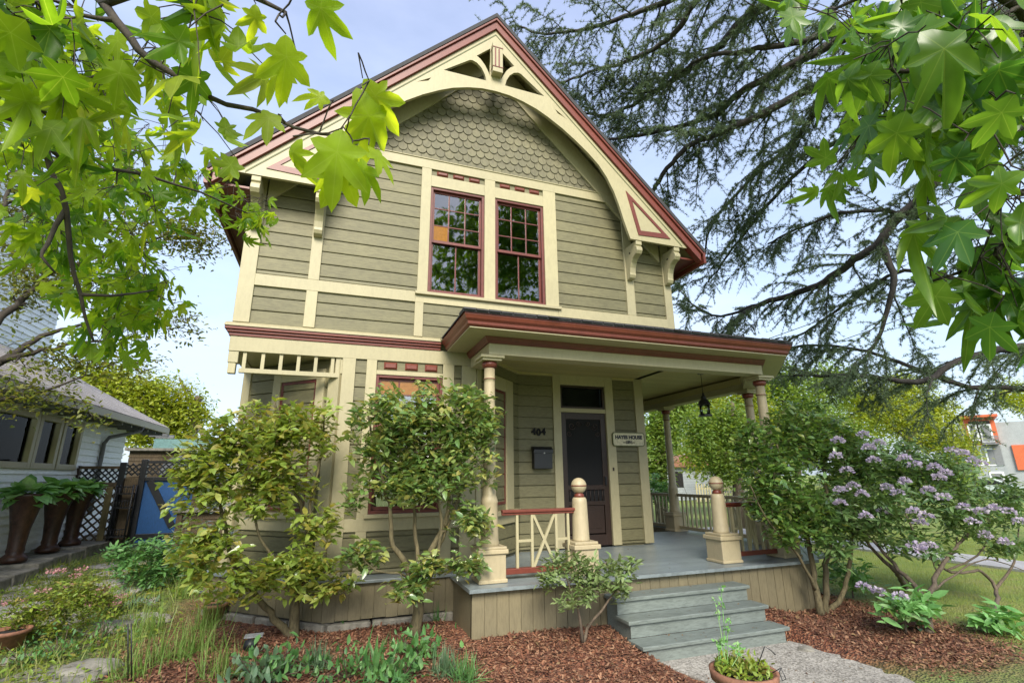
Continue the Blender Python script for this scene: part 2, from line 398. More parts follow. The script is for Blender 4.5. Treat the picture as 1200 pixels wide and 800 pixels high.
# solid core behind the boards, with real openings left where the windows are
m = MB()
m.box(XL + .03, 1.14, YF + .03, YF + .2, 3.8, 6.1); m.box(3.2, XR - .03, YF + .03, YF + .2, 3.8, 6.1); m.box(1.14, 3.2, YF + .03, YF + .2, 3.8, 4.66)
m.box(XL + .03, XL + .15, YF + .2, 15.4, 3.8, 6.15); m.box(XR - .15, XR - .03, YF + .2, 15.4, 3.8, 6.15); m.box(XL + .03, XR - .03, 15.4, 15.5, .2, 6.2)
m.box(XR - .15, XR - .03, YR + .1, 15.4, .3, 3.8); m.box(XL + .03, XL + .15, 8.6, 15.4, .3, 3.8)
m.prism([(XL + .1, 6.1), (XC, 9.62), (XR - .1, 6.1), (3.2, 6.1), (3.2, 6.6), (1.14, 6.6), (1.14, 6.1)], lambda p: (p[0], YF + .03, p[1]), lambda p: (p[0], YF + .18, p[1]))
m.wbox(WD, 3.1, 3.9, -.25, -.03, .5, 3.8); m.wbox(WD, 4.95, XR - .03, -.25, -.03, .5, 3.8); m.wbox(WD, 3.9, 4.95, -.25, -.03, 3.62, 3.8)
for W, L, a, b in ((WL, LL, .36, 1.12), (WR, LR, .44, 1.04)):
    m.wbox(W, .05, a, -.2, -.03, .3, 3.75); m.wbox(W, b, L - .02, -.2, -.03, .3, 3.75); m.wbox(W, a, b, -.2, -.03, .3, 1.44); m.wbox(W, a, b, -.2, -.03, 3.34, 3.75)
m.box(.05, .5, YF + .03, YF + .15, .3, 3.7); m.box(1.49, 1.95, YF + .03, YF + .15, .3, 3.7); m.box(.5, 1.49, YF + .03, YF + .15, .3, 1.44); m.box(.5, 1.49, YF + .03, YF + .15, 3.37, 3.7)
part(m, 'wall_core', 'siding')
# ---- fish scale shingles in the gable
m = MB(); ex = .138; wd = .156; k = 0; z = 7.0
while z < 9.6:
    half = 9.62 - z
    off = wd / 2 * (k % 2); x = XC - math.ceil(half / wd) * wd + off
    while x < XC + half:
        if abs(x - XC) < half - .02:
            w = wd * .485; zz = z + rng.normal() * .005; w *= 1 + rng.normal() * .025; pts = []
            for i in range(9):
                a = math.pi + math.pi * i / 8; pts.append((x + w * math.cos(a), zz + .077 + .077 * math.sin(a)))
            top = zz + ex + .05
            poly = [(x - w, top)] + pts + [(x + w, top)]
            t = lambda p: .024 - .020 * (p[1] - zz) / (top - zz)
            m.prism(poly, lambda p: (p[0], YF - t(p) - .004, p[1]), lambda p: (p[0], YF + .0 - t(p) + .009, p[1]))
        x += wd
    z += ex; k += 1
part(m, 'gable_shingles', 'shingle')
# ---- cream trim of the upper storey
TR = .028
def fbox(x0, x1, z0, z1, o=TR, W=WF, b=-.03): return MB().wbox(W, x0, x1, b, o, z0, z1)
for x0, x1, sx in ((-1.40, -1.2, XL - .03), (5.58, 5.74, XR + .03)):
    m = fbox(x0, x1, 3.98, 6.22); m.box(min(sx, x0), max(sx, x0) if x0 < 0 else x1, YF + .0305, YF + .17, 3.98, 6.2); part(m, 'corner_board', 'cream', bevel=.004)
for x0, x1, zt in ((-.53, -.38, 6.87), (4.76, 4.93, 6.87)):
    m = fbox(x0, x1, 4.692, min(zt, 9.5 - abs((x0 + x1) / 2 - XC)), .03); m.wbox(WF, x0, x1, -.03, .03, 3.98, 4.52); part(m, 'wall_post', 'cream', bevel=.004)
m = fbox(-1.2, 1.0, 4.52, 4.69, .032); m.wbox(WF, 3.4, 5.58, -.03, .032, 4.52, 4.69); m.wbox(WF, 1.0, 3.4, -.03, .026, 4.52, 4.64); part(m, 'belt_course', 'cream', bevel=.004)
m = fbox(-.56, 4.9, 6.87, 7.035, .036); m.wbox(WF, -.4, 4.75, -.02, .05, 7.035, 7.05); part(m, 'frieze_band', 'cream', bevel=.004)
for x0, x1 in ((1.0, 1.13), (2.12, 2.26), (3.26, 3.39)): part(fbox(x0, x1, 3.98, 4.52), 'wall_post', 'cream', bevel=.004)
# rake boards against the wall, under the roof
for sg in (-1, 1):
    m = MB()
    poly = [(0, 9.64), (sg * 3.35, 6.29), (sg * 3.35, 5.80), (0, 9.15)]
    m.prism(poly, lambda p: (XC + p[0] * 1.0, YF - .045, p[1]), lambda p: (XC + p[0], YF + .02, p[1])); part(m, 'rake_board', 'cream', bevel=.004)
# ---- roof
for sg in (-1, 1):
    m = MB(); t = 4.02
    n_ = np.array([sg * .7071, .7071]) * .06
    c = [(XC, 9.93), (XC + sg * t, 9.93 - t), (XC + sg * t + n_[0], 9.93 - t + n_[1]), (XC, 9.93 + .085)]
    m.prism(c, lambda p: (p[0], 6.66, p[1]), lambda p: (p[0], 15.9, p[1])); part(m, 'roof', 'roof')
    m = MB()
    c = [(XC, 9.925), (XC + sg * 4.0, 5.93), (XC + sg * 4.0, 5.80), (XC, 9.80)]
    m.prism(c, lambda p: (p[0], 6.83, p[1]), lambda p: (p[0], 15.8, p[1])); part(m, 'soffit', 'cream')
    m = MB()                                            # crown moulding up the rake
    for a, b, y0, y1, e in ((0, .055, 6.672, 6.83, 4.0), (.055, .22, 6.705, 6.83, 3.97)):
        c = [(XC, 9.925 - a), (XC + sg * e, 9.925 - e - a), (XC + sg * e, 9.925 - e - b), (XC, 9.925 - b)]
        m.prism(c, lambda p: (p[0], y0, p[1]), lambda p: (p[0], y1, p[1]))
    part(m, 'rake_moulding', 'red', bevel=.006)
    m = MB(); x = XC + sg * 4.0; m.box(min(x, x + sg * .05), max(x, x + sg * .05), 6.675, 15.8, 5.70, 5.97); part(m, 'eave_fascia', 'red')
    m = MB(); x1 = XC + sg * 3.99; x0 = XC + sg * 3.54; m.box(min(x0, x1), max(x0, x1), 6.84, 15.8, 5.80, 5.83); part(m, 'eave_soffit', 'red')
    m = MB()
    c = [(XC + sg * .6, 9.18), (XC + sg * 3.0, 6.78), (XC + sg * 3.0, 6.72), (XC + sg * .6, 9.12)]
    m.prism(c, lambda p: (p[0], 6.832, p[1]), lambda p: (p[0], 6.93, p[1])); part(m, 'soffit_shade_strip', 'red')  # red strip put in for the shading behind the bargeboard
# ---- bargeboard with arch and cutouts
arch = [(0, 8.39), (.25, 8.375), (.5, 8.32), (.75, 8.235), (.97, 8.125), (1.25, 7.955), (1.5, 7.77), (1.75, 7.56), (1.95, 7.36), (2.1, 7.14), (2.23, 6.87), (2.32, 6.6), (2.39, 6.33), (2.46, 6.1), (2.5, 5.98)]
outer = [(0, 9.70), (3.70, 6.00), (3.70, 5.98)] + arch[::-1] + [(-a, b) for a, b in arch[1:]] + [(-3.70, 5.98), (-3.70, 6.00)]
outer = [(XC + a, b) for a, b in outer]
def arcp(t0, z0, t1, z1, bow, n=7):
    out = []
    for i in range(n + 1):
        u_ = i / n; out.append((t0 + (t1 - t0) * u_ ** (1 / bow), z0 + (z1 - z0) * u_ ** bow))
    return out
holes = []
for sg in (-1, 1):
    q = [(sg * .92, 8.545), (sg * .47, 8.90), (sg * .42, 8.91), (sg * .34, 8.88), (sg * .26, 8.80), (sg * .20, 8.68), (sg * .17, 8.555)]
    holes.append([(XC + a, b) for a, b in q])
    q = [(sg * .35, 9.03), (sg * .10, 9.27), (sg * .10, 8.66), (sg * .14, 8.76), (sg * .20, 8.88), (sg * .28, 8.98)]
    holes.append([(XC + a, b) for a, b in q])
    q = [(sg * 1.12, 8.33), (sg * 1.36, 8.17), (sg * 1.17, 8.25)]
    holes.append([(XC + a, b) for a, b in q])
link('bargeboard', curve_mesh('bargeboard', [outer] + holes, .055, Matrix.Translation((0, 6.775, 0)) @ FRONT), 'cream', house)
for sg in (-1, 1):
    tri = [(sg * 2.475, 6.93), (sg * 2.67, 6.075), (sg * 3.35, 6.105)]; ce = np.mean(tri, axis=0)
    inn = [tuple(ce + (np.array(p) - ce) * .68) for p in tri]
    link('foot_panel', curve_mesh('foot_panel', [[(XC + a, b) for a, b in tri], [(XC + a, b) for a, b in inn]], .016, Matrix.Translation((0, 6.742, 0)) @ FRONT), 'red', house)
    m = MB(); c = [(XC + sg * .0, 9.615), (XC + sg * 3.6, 6.015), (XC + sg * 3.6, 5.99), (XC, 9.59)]
    m.prism(c, lambda p: (p[0], 6.741, p[1]), lambda p: (p[0], 6.75, p[1])); part(m, 'bargeboard_line', 'olive')
m = MB().box(2.08, 2.26, 6.62, 6.80, 8.68, 9.30); blk = part(m, 'gable_block', 'cream', bevel=.006)
m = MB()
for a in (2.112, 2.178): m.box(a, a + .024, 6.612, 6.625, 8.80, 9.17)
for zz in (8.775, 9.19): m.box(2.075, 2.265, 6.613, 6.80, zz, zz + .016)
part(m, 'block_line', 'red', blk)
# ---- scroll brackets
prof = [(0, 5.975), (.37, 5.975), (.37, 5.90), (.345, 5.885), (.375, 5.85), (.38, 5.79), (.345, 5.74), (.28, 5.72), (.22, 5.69), (.17, 5.63), (.135, 5.55), (.12, 5.46), (.125, 5.42), (.10, 5.37), (.05, 5.35), (0, 5.35)]
for x in (-1.29, -.455, 4.845, 5.655):
    m = MB(); m.prism(prof, lambda p: (x - .06, YF - .03 - p[0], p[1]), lambda p: (x + .06, YF - .03 - p[0], p[1]))
    b = part(m, 'scroll_bracket', 'cream', bevel=.008)
    for s_ in (-1, 1): part(MB().tube([(x + s_ * .055, YF - .18, 5.82), (x + s_ * .0625, YF - .18, 5.82)], .02, 10), 'bracket_hole', 'dark', b)
# ---- windows
def window(W, s0, s1, z0, z1, uc, ur, lc, split=.5, amber=None, curtain=None, deep=.45, label=None):
    fr = MB(); f = .042
    for a, b, c, d in ((s0, s0 + f, z0, z1), (s1 - f, s1, z0, z1), (s0 + f, s1 - f, z0, z0 + f), (s0 + f, s1 - f, z1 - f, z1)): fr.wbox(W, a, b, -.09, .012, c, d)
    w = fr.build('window', 'sash', house, .004)
    if label: w['label'] = label
    zm = z0 + (z1 - z0) * split; a0, a1 = s0 + f, s1 - f
    for nm, c, d, nc, nr, o in (('upper_sash', zm - .025, z1 - f, uc, ur, -.035), ('lower_sash', z0 + f, zm + .02, lc, 1, -.068)):
        sm = MB(); e = .036
        for p, q, r_, t_ in ((a0, a0 + e, c, d), (a1 - e, a1, c, d), (a0 + e, a1 - e, c, c + e + .012), (a0 + e, a1 - e, d - e, d)): sm.wbox(W, p, q, o - .03, o, r_, t_)
        for i in range(1, nc):
            x = a0 + (a1 - a0) * i / nc; sm.wbox(W, x - .010, x + .010, o - .024, o - .004, c + e, d - e)
        for i in range(1, nr):
            z = c + (d - c) * i / nr; sm.wbox(W, a0 + e, a1 - e, o - .023, o - .005, z - .009, z + .009)
        sm.build(nm, 'sash', w, .003)
        g = MB(); g.wbox(W, a0 + .01, a1 - .01, o - .018, o - .014, c + .01, d - .01); g.build('pane', 'glass', w)
        if amber and nm == 'upper_sash':
            for (ci, ri) in amber:
                cw = (a1 - a0) / nc; rh = (d - c) / nr
                g = MB(); g.wbox(W, a0 + ci * cw + .012, a0 + (ci + 1) * cw - .012, o - .013, o - .009, c + ri * rh + .012, c + (ri + 1) * rh - .012); g.build('amber_pane', 'amber', w)
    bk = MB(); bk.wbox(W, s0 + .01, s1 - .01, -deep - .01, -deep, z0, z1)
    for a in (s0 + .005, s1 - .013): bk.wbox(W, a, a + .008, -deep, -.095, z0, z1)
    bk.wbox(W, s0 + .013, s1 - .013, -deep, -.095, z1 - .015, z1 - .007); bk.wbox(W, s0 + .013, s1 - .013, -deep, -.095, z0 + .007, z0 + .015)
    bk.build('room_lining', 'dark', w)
    for c in curtain or []:
        cm = MB(); n = 18; O, u, nn = W; vs = []
        for i in range(n + 1):
            s = c[0] + (c[1] - c[0]) * i / n; o = -.2 + .025 * math.sin(i * 1.7)
            vs += [(O[0] + u[0] * s + nn[0] * o, O[1] + u[1] * s + nn[1] * o, z) for z in (c[2], c[3])]
        cm.add(vs, [(2 * i, 2 * i + 2, 2 * i + 3, 2 * i + 1) for i in range(n)], True); cm.build('curtain', 'curtain', w)
    return w
window(WF, 1.18, 2.09, 4.695, 6.55, 3, 3, 2, .49, [(0, 0)], [(1.24, 2.03, 6.28, 6.49)], label='left upper window with one amber pane')
window(WF, 2.28, 3.17, 4.695, 6.55, 3, 3, 2, .49, None, [(2.96, 3.11, 4.75, 6.4), (2.34, 3.11, 6.3, 6.49)])
m = fbox(1.02, 1.178, 4.692, 6.87, .034); m.wbox(WF, 2.092, 2.278, -.03, .034, 4.692, 6.87); m.wbox(WF, 3.172, 3.41, -.03, .034, 4.692, 6.87)
m.wbox(WF, 1.178, 2.092, -.03, .03, 6.552, 6.755); m.wbox(WF, 2.278, 3.172, -.03, .03, 6.552, 6.755); part(m, 'window_casing', 'cream', bevel=.004)
part(fbox(.99, 3.44, 4.642, 4.69, .075), 'window_sill', 'cream', bevel=.006)
def red_blocks(xs, z0, z1, w):
    for x in xs:
        m = MB(); m.hexa([(x, YF - .012, z0), (x + w, YF - .012, z0), (x + w, YF + .01, z0), (x, YF + .01, z0), (x, YF - .012, z1), (x + w, YF - .012, z1), (x + w, YF + .01, z1), (x, YF + .01, z1)])
        c = .022; b = [(x, YF - .0125, z0), (x + w, YF - .0125, z0), (x + w, YF - .0125, z1), (x, YF - .0125, z1), (x + c, YF - .034, z0 + c), (x + w - c, YF - .034, z0 + c), (x + w - c, YF - .034, z1 - c), (x + c, YF - .034, z1 - c)]
        m.hexa(b); part(m, 'raised_block', 'red')
for a, b, c, d in ((1.178, 2.092, 6.757, 6.868), (2.278, 3.172, 6.757, 6.868), (.51, 1.45, 3.43, 3.575)): part(MB().wbox(WF, a, b, -.02, .004, c, d), 'recessed_panel', 'siding')
red_blocks((1.27, 1.545, 1.82), 6.775, 6.852, .185); red_blocks((2.37, 2.645, 2.92), 6.775, 6.852, .185); red_blocks((.60, .90, 1.19), 3.455, 3.555, .185)
# ---- belt between the storeys
m = MB()
for a, b, o in ((3.78, 3.825, .045), (3.825, 3.86, .07), (3.86, 3.90, .095)):
    m.box(XL - o, 1.41, YF - o, YF + .0, a, b); m.box(XL - o, XL, YF + .002, 15.5, a, b)
part(m, 'belt_moulding', 'red', bevel=.006)
m = MB(); m.prism([(-.11, 3.902), (-.11, 3.925), (0, 3.98), (.0, 3.902)], lambda p: (XL - .1, YF + p[0], p[1]), lambda p: (1.46, YF + p[0], p[1])); m.box(XL - .11, XL, YF + .002, 15.5, 3.902, 3.925); part(m, 'water_table', 'cream')
m = MB().box(XL - .025, 1.90, YF - .03, YF + .12, 3.575, 3.779); m.box(XL - .03, XL + .1, YF + .122, 15.5, 3.575, 3.779); part(m, 'frieze_board', 'cream', bevel=.004)
m = MB(); m.prism([(XL, YF + .1), (.1, YF + .1), (.1, YF + .15), (XL + .02, 8.6)], lambda p: (p[0], p[1], 3.60), lambda p: (p[0], p[1], 3.64)); part(m, 'cutaway_soffit', 'cream')
# ---- bay: pilasters, sill, apron, skirt
m = MB()
for a, b in ((.035, .21), (.36, .50), (1.46, 1.63), (1.75, 1.97)): m.wbox(WF, a, b, -.03, .03, .74, 3.575)
m.wbox(WF, .50, 1.46, -.03, .027, 3.37, 3.43)
part(m, 'bay_pilasters', 'cream', bevel=.004)
m = MB(); m.wbox(WL, .012, .20, -.03, .03, .74, 3.6); m.wbox(WL, LL - .16, LL, -.03, .03, .5, 3.6); part(m, 'bay_pilaster', 'cream', bevel=.004)
m = MB(); m.wbox(WF, .21, 1.75, -.02, .034, 1.27, 1.43); m.wbox(WF, .45, 1.52, -.02, .075, 1.432, 1.48); part(m, 'window_apron', 'cream', bevel=.004)
window(WF, .50, 1.46, 1.48, 3.37, 3, 3, 1, .62, [(0, 2), (1, 2), (2, 2)], [(.58, .85, 1.55, 2.6)])
window(WL, .42, 1.10, 1.52, 3.31, 1, 1, 1, .5, None, [(.47, .6, 1.6, 3.2), (.46, 1.06, 2.95, 3.25)])
m = MB(); m.wbox(WL, .27, .418, -.02, .032, 1.43, 3.45); m.wbox(WL, 1.102, 1.25, -.02, .032, 1.43, 3.45); m.wbox(WL, .418, 1.102, -.02, .03, 3.312, 3.45); part(m, 'window_casing', 'cream', bevel=.004)
m = MB(); m.wbox(WL, .2, 1.6, -.02, .034, 1.27, 1.428); m.wbox(WL, .25, 1.3, -.02, .08, 1.43, 1.50); part(m, 'window_apron', 'cream', bevel=.004)
window(WR, .42, 1.06, 1.52, 3.34, 1, 1, 1, .5, None, None)
m = MB(); m.wbox(WR, .26, .418, -.02, .032, 1.43, 3.56); m.wbox(WR, 1.062, 1.34, -.02, .034, 1.43, 3.56); m.wbox(WR, .418, 1.062, -.02, .03, 3.342, 3.56); part(m, 'window_casing', 'cream', bevel=.004)
m = MB(); m.wbox(WR, .15, 1.5, -.02, .085, 1.36, 1.428); m.wbox(WR, .2, 1.42, -.02, .03, 1.22, 1.358); part(m, 'window_sill', 'cream', bevel=.004)
m = MB().wbox(WR, .0, .14, -.03, .03, .74, 3.58); part(m, 'bay_pilaster', 'cream', bevel=.004)
# skirt of vertical boards round the bay, its cap and the stones below
def boards(mb, W, s0, s1, z0, z1, w=.148):
    n = max(1, round((s1 - s0) / w)); w = (s1 - s0) / n
    for i in range(n): j = rng.normal() * .0015; mb.wbox(W, s0 + i * w + .003, s0 + (i + 1) * w - .003, -.03, .0 + j, z0 + rng.normal() * .004, z1)
    mb.wbox(W, s0, s1, -.05, -.012, z0 + .02, z1)
K1, LK1 = wall_frame((.03, 6.87), (-1.5, 8.28)); K0 = ((0, 6.87), (1, 0), (0, -1))
m = MB(); boards(m, K0, .03, 1.66, .30, .70); part(m, 'bay_skirt', 'skirt')
m = MB(); boards(m, K1, .0, LK1, .30, .70); part(m, 'bay_skirt', 'skirt')
m = MB(); m.prism([(.02, 6.82), (1.64, 6.82), (1.64, YF + .02), (.05, YF + .02), (XL - .1, 8.5), (-1.56, 8.27)], lambda p: (p[0], p[1], .702), lambda p: (p[0], p[1], .738)); part(m, 'skirt_cap', 'deck', bevel=.005)
m = MB()
for a, b in ((.1, .60), (.62, 1.2), (1.22, 1.62)): m.wbox(K0, a, b, -.2, .015 + rng.random() * .03, .02, .285 + rng.normal() * .008)
part(m, 'foundation_stone', 'stone', bevel=.02)
m = MB()
for a, b in ((-.05, .5), (.52, 1.05), (1.07, 1.6), (1.62, 2.05)): m.wbox(K1, a, b, -.2, .015 + rng.random() * .03, .02, .285 + rng.normal() * .008)
part(m, 'foundation_stone', 'stone', bevel=.02)
# ---- fretwork grid across the cut-away corner
m = MB(); a, b = -1.25, .0
m.wbox(WF, a, b, -.05, .01, 3.295, 3.355)
for i in range(6):
    x = a + .03 + (b - a - .15) * i / 5; m.wbox(WF, x, x + .045, -.045, .004, 3.355, 3.575)
m.wbox(WF, b - .055, b + .035, -.045, .004, 3.355, 3.575)
part(m, 'corner_fretwork', 'cream', bevel=.003)
m = MB(); m.box(XL - .02, XL + .1, YF - .02, YF + .1, 3.42, 3.575); m.box(XL - .01, XL + .08, YF - .01, YF + .08, 3.28, 3.42); part(m, 'corner_corbel', 'cream', bevel=.006)
# ================================================================= PORCH
PB = 6.10                                             # front face of the porch beam
roofo = [(1.41, YF - .11), (1.41, 5.65), (6.76, 5.65), (8.12, 7.15), (8.12, 14.)]
def inset(pts, d):                                    # the same open outline, d further in
    P_ = [np.array(p, float) for p in pts]; out = []
    for i, p in enumerate(P_):
        ns = []
        for a, b in ((i - 1, i), (i, i + 1)):
            if a < 0 or b >= len(P_): continue
            u = _n(P_[b] - P_[a]); ns.append(np.array([-u[1], u[0]]))
        if len(ns) == 1: out.append(p + ns[0] * d)
        else:
            s = ns[0] + ns[1]; out.append(p + s * d / (s @ ns[0]))
    return out
def ribbon(mb, o1, z1, o2, z2):
    A = inset(roofo, o1); B = inset(roofo, o2); n = len(A)
    for i in range(n - 1): mb.add([(*A[i], z1), (*A[i + 1], z1), (*B[i + 1], z2), (*B[i], z2)], [(0, 1, 2, 3)])
def band(mb, prof):                                   # closed profile of (inset, z) swept along the eave
    for (o1, z1), (o2, z2) in zip(prof, prof[1:] + prof[:1]): ribbon(mb, o1, z1, o2, z2)
m = MB(); band(m, [(0, 3.94), (0, 3.905), (.02, 3.86), (.05, 3.83), (.055, 3.795), (.08, 3.775), (.12, 3.775), (.12, 3.94)]); part(m, 'porch_cornice', 'red')
m = MB(); band(m, [(.005, 3.742), (.005, 3.77), (.07, 3.77), (.07, 3.742)]) if False else band(m, [(.085, 3.768), (.45, 3.768), (.45, 3.755), (.085, 3.755)]); part(m, 'porch_soffit', 'cream')
m = MB(); band(m, [(.385, 3.754), (.45, 3.754), (.45, 3.67), (.425, 3.67), (.40, 3.71)]); part(m, 'bed_moulding', 'sash')  # darker sash red paints the eave's shade onto the moulding
m = MB(); band(m, [(.45, 3.765), (.45, 3.52), (.70, 3.52), (.70, 3.765)]); part(m, 'porch_beam', 'cream')
m = MB(); band(m, [(.70, 3.64), (.70, 3.765), (.73, 3.765), (.73, 3.64)]); part(m, 'inner_frieze', 'ceil')
m = MB()
O = inset(roofo, -.02); I = [(1.7, YF), (1.72, YF), (XR + .02, YF - .01), (XR + .05, YR), (XR + .05, 14.)]
Iz = [4.0, 4.30, 4.34, 4.45, 4.45]
for i in range(4): m.add([(*O[i], 3.945), (*O[i + 1], 3.945), (I[i + 1][0], I[i + 1][1], Iz[i + 1]), (I[i][0], I[i][1], Iz[i])], [(0, 1, 2, 3)])
for i in range(4):
    A = inset(roofo, -.02); m.add([(*A[i], 3.945), (*A[i + 1], 3.945), (*A[i + 1], 3.925), (*A[i], 3.925)], [(0, 1, 2, 3)])
A = inset(roofo, -.03); L = np.linalg.norm(A[2] - A[1]); n = int(L / .16)
for i in range(n):                                     # ragged shingle butts along the eave
    x = A[1][0] + i * L / n; m.box(x + .006, x + L / n - .006, A[1][1] - .012 + rng.normal() * .006, A[1][1] + .25, 3.946, 3.962 + rng.random() * .012)
part(m, 'porch_roof', 'roof')
m = MB()                                               # beadboard ceiling
for i in range(88):
    y = 6.3 + i * .085
    if y < YF: x0, x1 = 1.72, 7.1 + (y - 6.3) * 1.0
    elif y < YR: x0, x1 = 1.95 + (y - YF) * .95, min(7.6, 7.1 + (y - 6.3))
    else: x0, x1 = XR + .0, 7.6
    x1 = min(x1, 7.6)
    m.box(x0, x1, y + .003, y + .082, 3.80, 3.812); m.box(x0, x1, y - .003, y + .003, 3.806, 3.813)
part(m, 'porch_ceiling', 'ceil')
# door wall trim
m = MB(); m.wbox(WD, 3.78, 3.935, -.03, .032, .74, 3.80); m.wbox(WD, 4.885, 5.06, -.03, .032, .74, 3.80); m.wbox(WD, 3.935, 4.885, -.03, .03, 3.61, 3.80); m.wbox(WD, 3.935, 4.885, -.06, .02, 3.095, 3.17)
part(m, 'door_casing', 'cream', bevel=.004)
m = MB(); m.wbox(WD, 5.55, 5.74, -.03, .032, .74, 3.80); m.box(XR + .001, XR + .03, YR + .031, YR + .15, .74, 3.8); part(m, 'corner_board', 'cream', bevel=.004)
m = MB(); m.wbox(WD, 3.1, 3.78, -.02, .04, 3.76, 3.80); m.wbox(WR, .0, LR - .03, -.02, .045, 3.755, 3.80); m.wbox(WD, 5.06, 5.55, -.02, .04, 3.76, 3.80); part(m, 'ceiling_moulding', 'ceil')
# transom
m = MB()
for a, b, c, d in ((3.94, 3.98, 3.172, 3.608), (4.84, 4.88, 3.172, 3.608), (3.98, 4.84, 3.172, 3.21), (3.98, 4.84, 3.57, 3.608)): m.wbox(WD, a, b, -.07, .0, c, d)
tr = part(m, 'transom_window', 'doorwood', bevel=.003)
m = MB().wbox(WD, 3.97, 4.85, -.045, -.04, 3.2, 3.58); m.build('pane', 'oldglass', tr)
m = MB().wbox(WD, 3.94, 4.89, -.22, -.2, .72, 3.6); m.build('room_lining', 'dark', tr)
# screen door with scrollwork and its door behind
m = MB(); f = .11
for a, b, c, d in ((3.938, 3.938 + f, .745, 3.092), (4.882 - f, 4.882, .745, 3.092), (3.938 + f, 4.882 - f, 2.97, 3.092), (3.938 + f, 4.882 - f, .745, .93), (3.938 + f, 4.882 - f, 1.70, 1.78), (3.938 + f, 4.882 - f, 1.43, 1.50)): m.wbox(WD, a, b, -.045, -.01, c, d)
door = part(m, 'screen_door', 'doorwood', bevel=.005)
m = MB().wbox(WD, 4.04, 4.78, -.034, -.031, 1.77, 2.98); m.wbox(WD, 4.04, 4.78, -.034, -.031, 1.49, 1.71); m.build('screen', 'mesh', door)
m = MB().wbox(WD, 4.06, 4.76, -.04, -.02, .95, 1.42); m.wbox(WD, 4.14, 4.68, -.03, -.012, 1.03, 1.34); m.build('kick_panel', 'doorwood', door, .006)
m = MB()
for sx in (0, 1):
    for (cx, cz, r0, tu) in ((.12, .12, .075, 1.3), (.06, .26, .05, 1.2), (.26, .07, .05, 1.2)):
        p = []
        for i in range(22):
            a = i / 21 * tu * 2 * math.pi; r = r0 * (1 - .75 * i / 21); x = cx + r * math.cos(a); z = cz + r * math.sin(a)
            p.append(((4.05 + x) if sx == 0 else (4.77 - x), YR + .022, 2.965 - z))
        m.tube(p, .008, 5)
for i in range(9):
    x = 4.08 + i * .0825; m.tube([(x, YR + .022, 1.505), (x, YR + .022, 1.695)], .009, 6)
m.build('scrollwork', 'doorwood', door)
m = MB().wbox(WD, 4.79, 4.82, -.01, .03, 1.78, 1.93); m.build('handle', 'black', door, .004)
m = MB().wbox(WD, 4.955, 4.985, .03, .045, 2.03, 2.09); part(m, 'doorbell', 'doorwood', bevel=.004)
# deck, edge board, skirt
deckp = [(1.60, YF - .28), (1.60, 5.90), (6.85, 5.90), (7.95, 7.05), (7.95, 14.)]
m = MB()
n = 44; y = 5.955
A0 = lambda yy: (1.62 if yy < 6.80 else (1.62 if yy < 6.85 else 1.72 + max(0, yy - YF) * .95))
for i in range(n):                                     # floor boards
    y0 = 5.96 + i * .092; y1 = y0 + .089
    xl = 1.63 if y1 < 6.86 else (1.68 if y1 < YF else min(XR, 1.98 + (y1 - YF) * .92))
    if y0 > YR: xl = XR + .02
    xr = min(7.93, 6.85 + max(0, (y0 - 5.96)) * .96)
    m.box(xl, xr, y0, y1, .68, .719 + rng.normal() * .0006)
m.box(1.7, 7.7, 6.2, 10., .66, .70)
part(m, 'porch_floor', 'deck')
roof_keep = roofo; roofo = deckp
m = MB(); band(m, [(-.03, .722), (-.03, .682), (.07, .682), (.07, .722)]); part(m, 'deck_nosing', 'deck', bevel=.006)
roofo = roof_keep
m = MB(); boards(m, ((0, 5.95), (1, 0), (0, -1)), 1.62, 6.80, .02, .681); WS_, LS_ = wall_frame((6.82, 5.95), (7.9, 7.05)); boards(m, WS_, 0, LS_, .0, .681); boards(m, ((7.9, 7.05), (0, 1), (1, 0)), 0, 6, 0, .681); part(m, 'porch_skirt', 'skirt')
m = MB(); m.box(1.62, 1.65, 5.97, 7.1, .05, .681); part(m, 'porch_skirt', 'skirt')
# columns: square pedestal, turned shaft, capital with red rings
def column(x, y, ped=True):
    m = MB(); c = (x, y, 0)
    m.lathe(c, [(.118, 1.10), (.125, 1.16), (.115, 1.20), (.105, 1.62), (.112, 1.64), (.10, 1.68), (.085, 1.72), (.080, 2.2), (.073, 3.16), (.072, 3.20), (.08, 3.205), (.08, 3.22), (.072, 3.225), (.071, 3.36)], 22)
    col = m.build('porch_column', 'newel', house)
    m = MB().box(x - .165, x + .165, y - .165, y + .165, .72, 1.045); m.box(x - .18, x + .18, y - .18, y + .18, .722, .765); m.box(x - .19, x + .19, y - .19, y + .19, 1.045, 1.095); m.box(x - .175, x + .175, y - .175, y + .175, 1.095, 1.125)
    m.build('pedestal', 'newel', col, .008)
    m = MB().lathe(c, [(.074, 3.36), (.10, 3.385), (.105, 3.41), (.10, 3.445)], 20); m.build('red_ring', 'red', col); MB().lathe(c, [(.0805, 3.206), (.083, 3.212), (.0805, 3.219)], 20).build('red_ring', 'red', col)
    m = MB().box(x - .135, x + .135, y - .135, y + .135, 3.447, 3.48); m.box(x - .165, x + .165, y - .165, y + .165, 3.48, 3.519); m.build('capital', 'cream', col, .006)
CY_ = 6.27
column(1.92, CY_); column(6.67, CY_ + .03)
column(7.52, 7.42); column(7.52, 10.0)
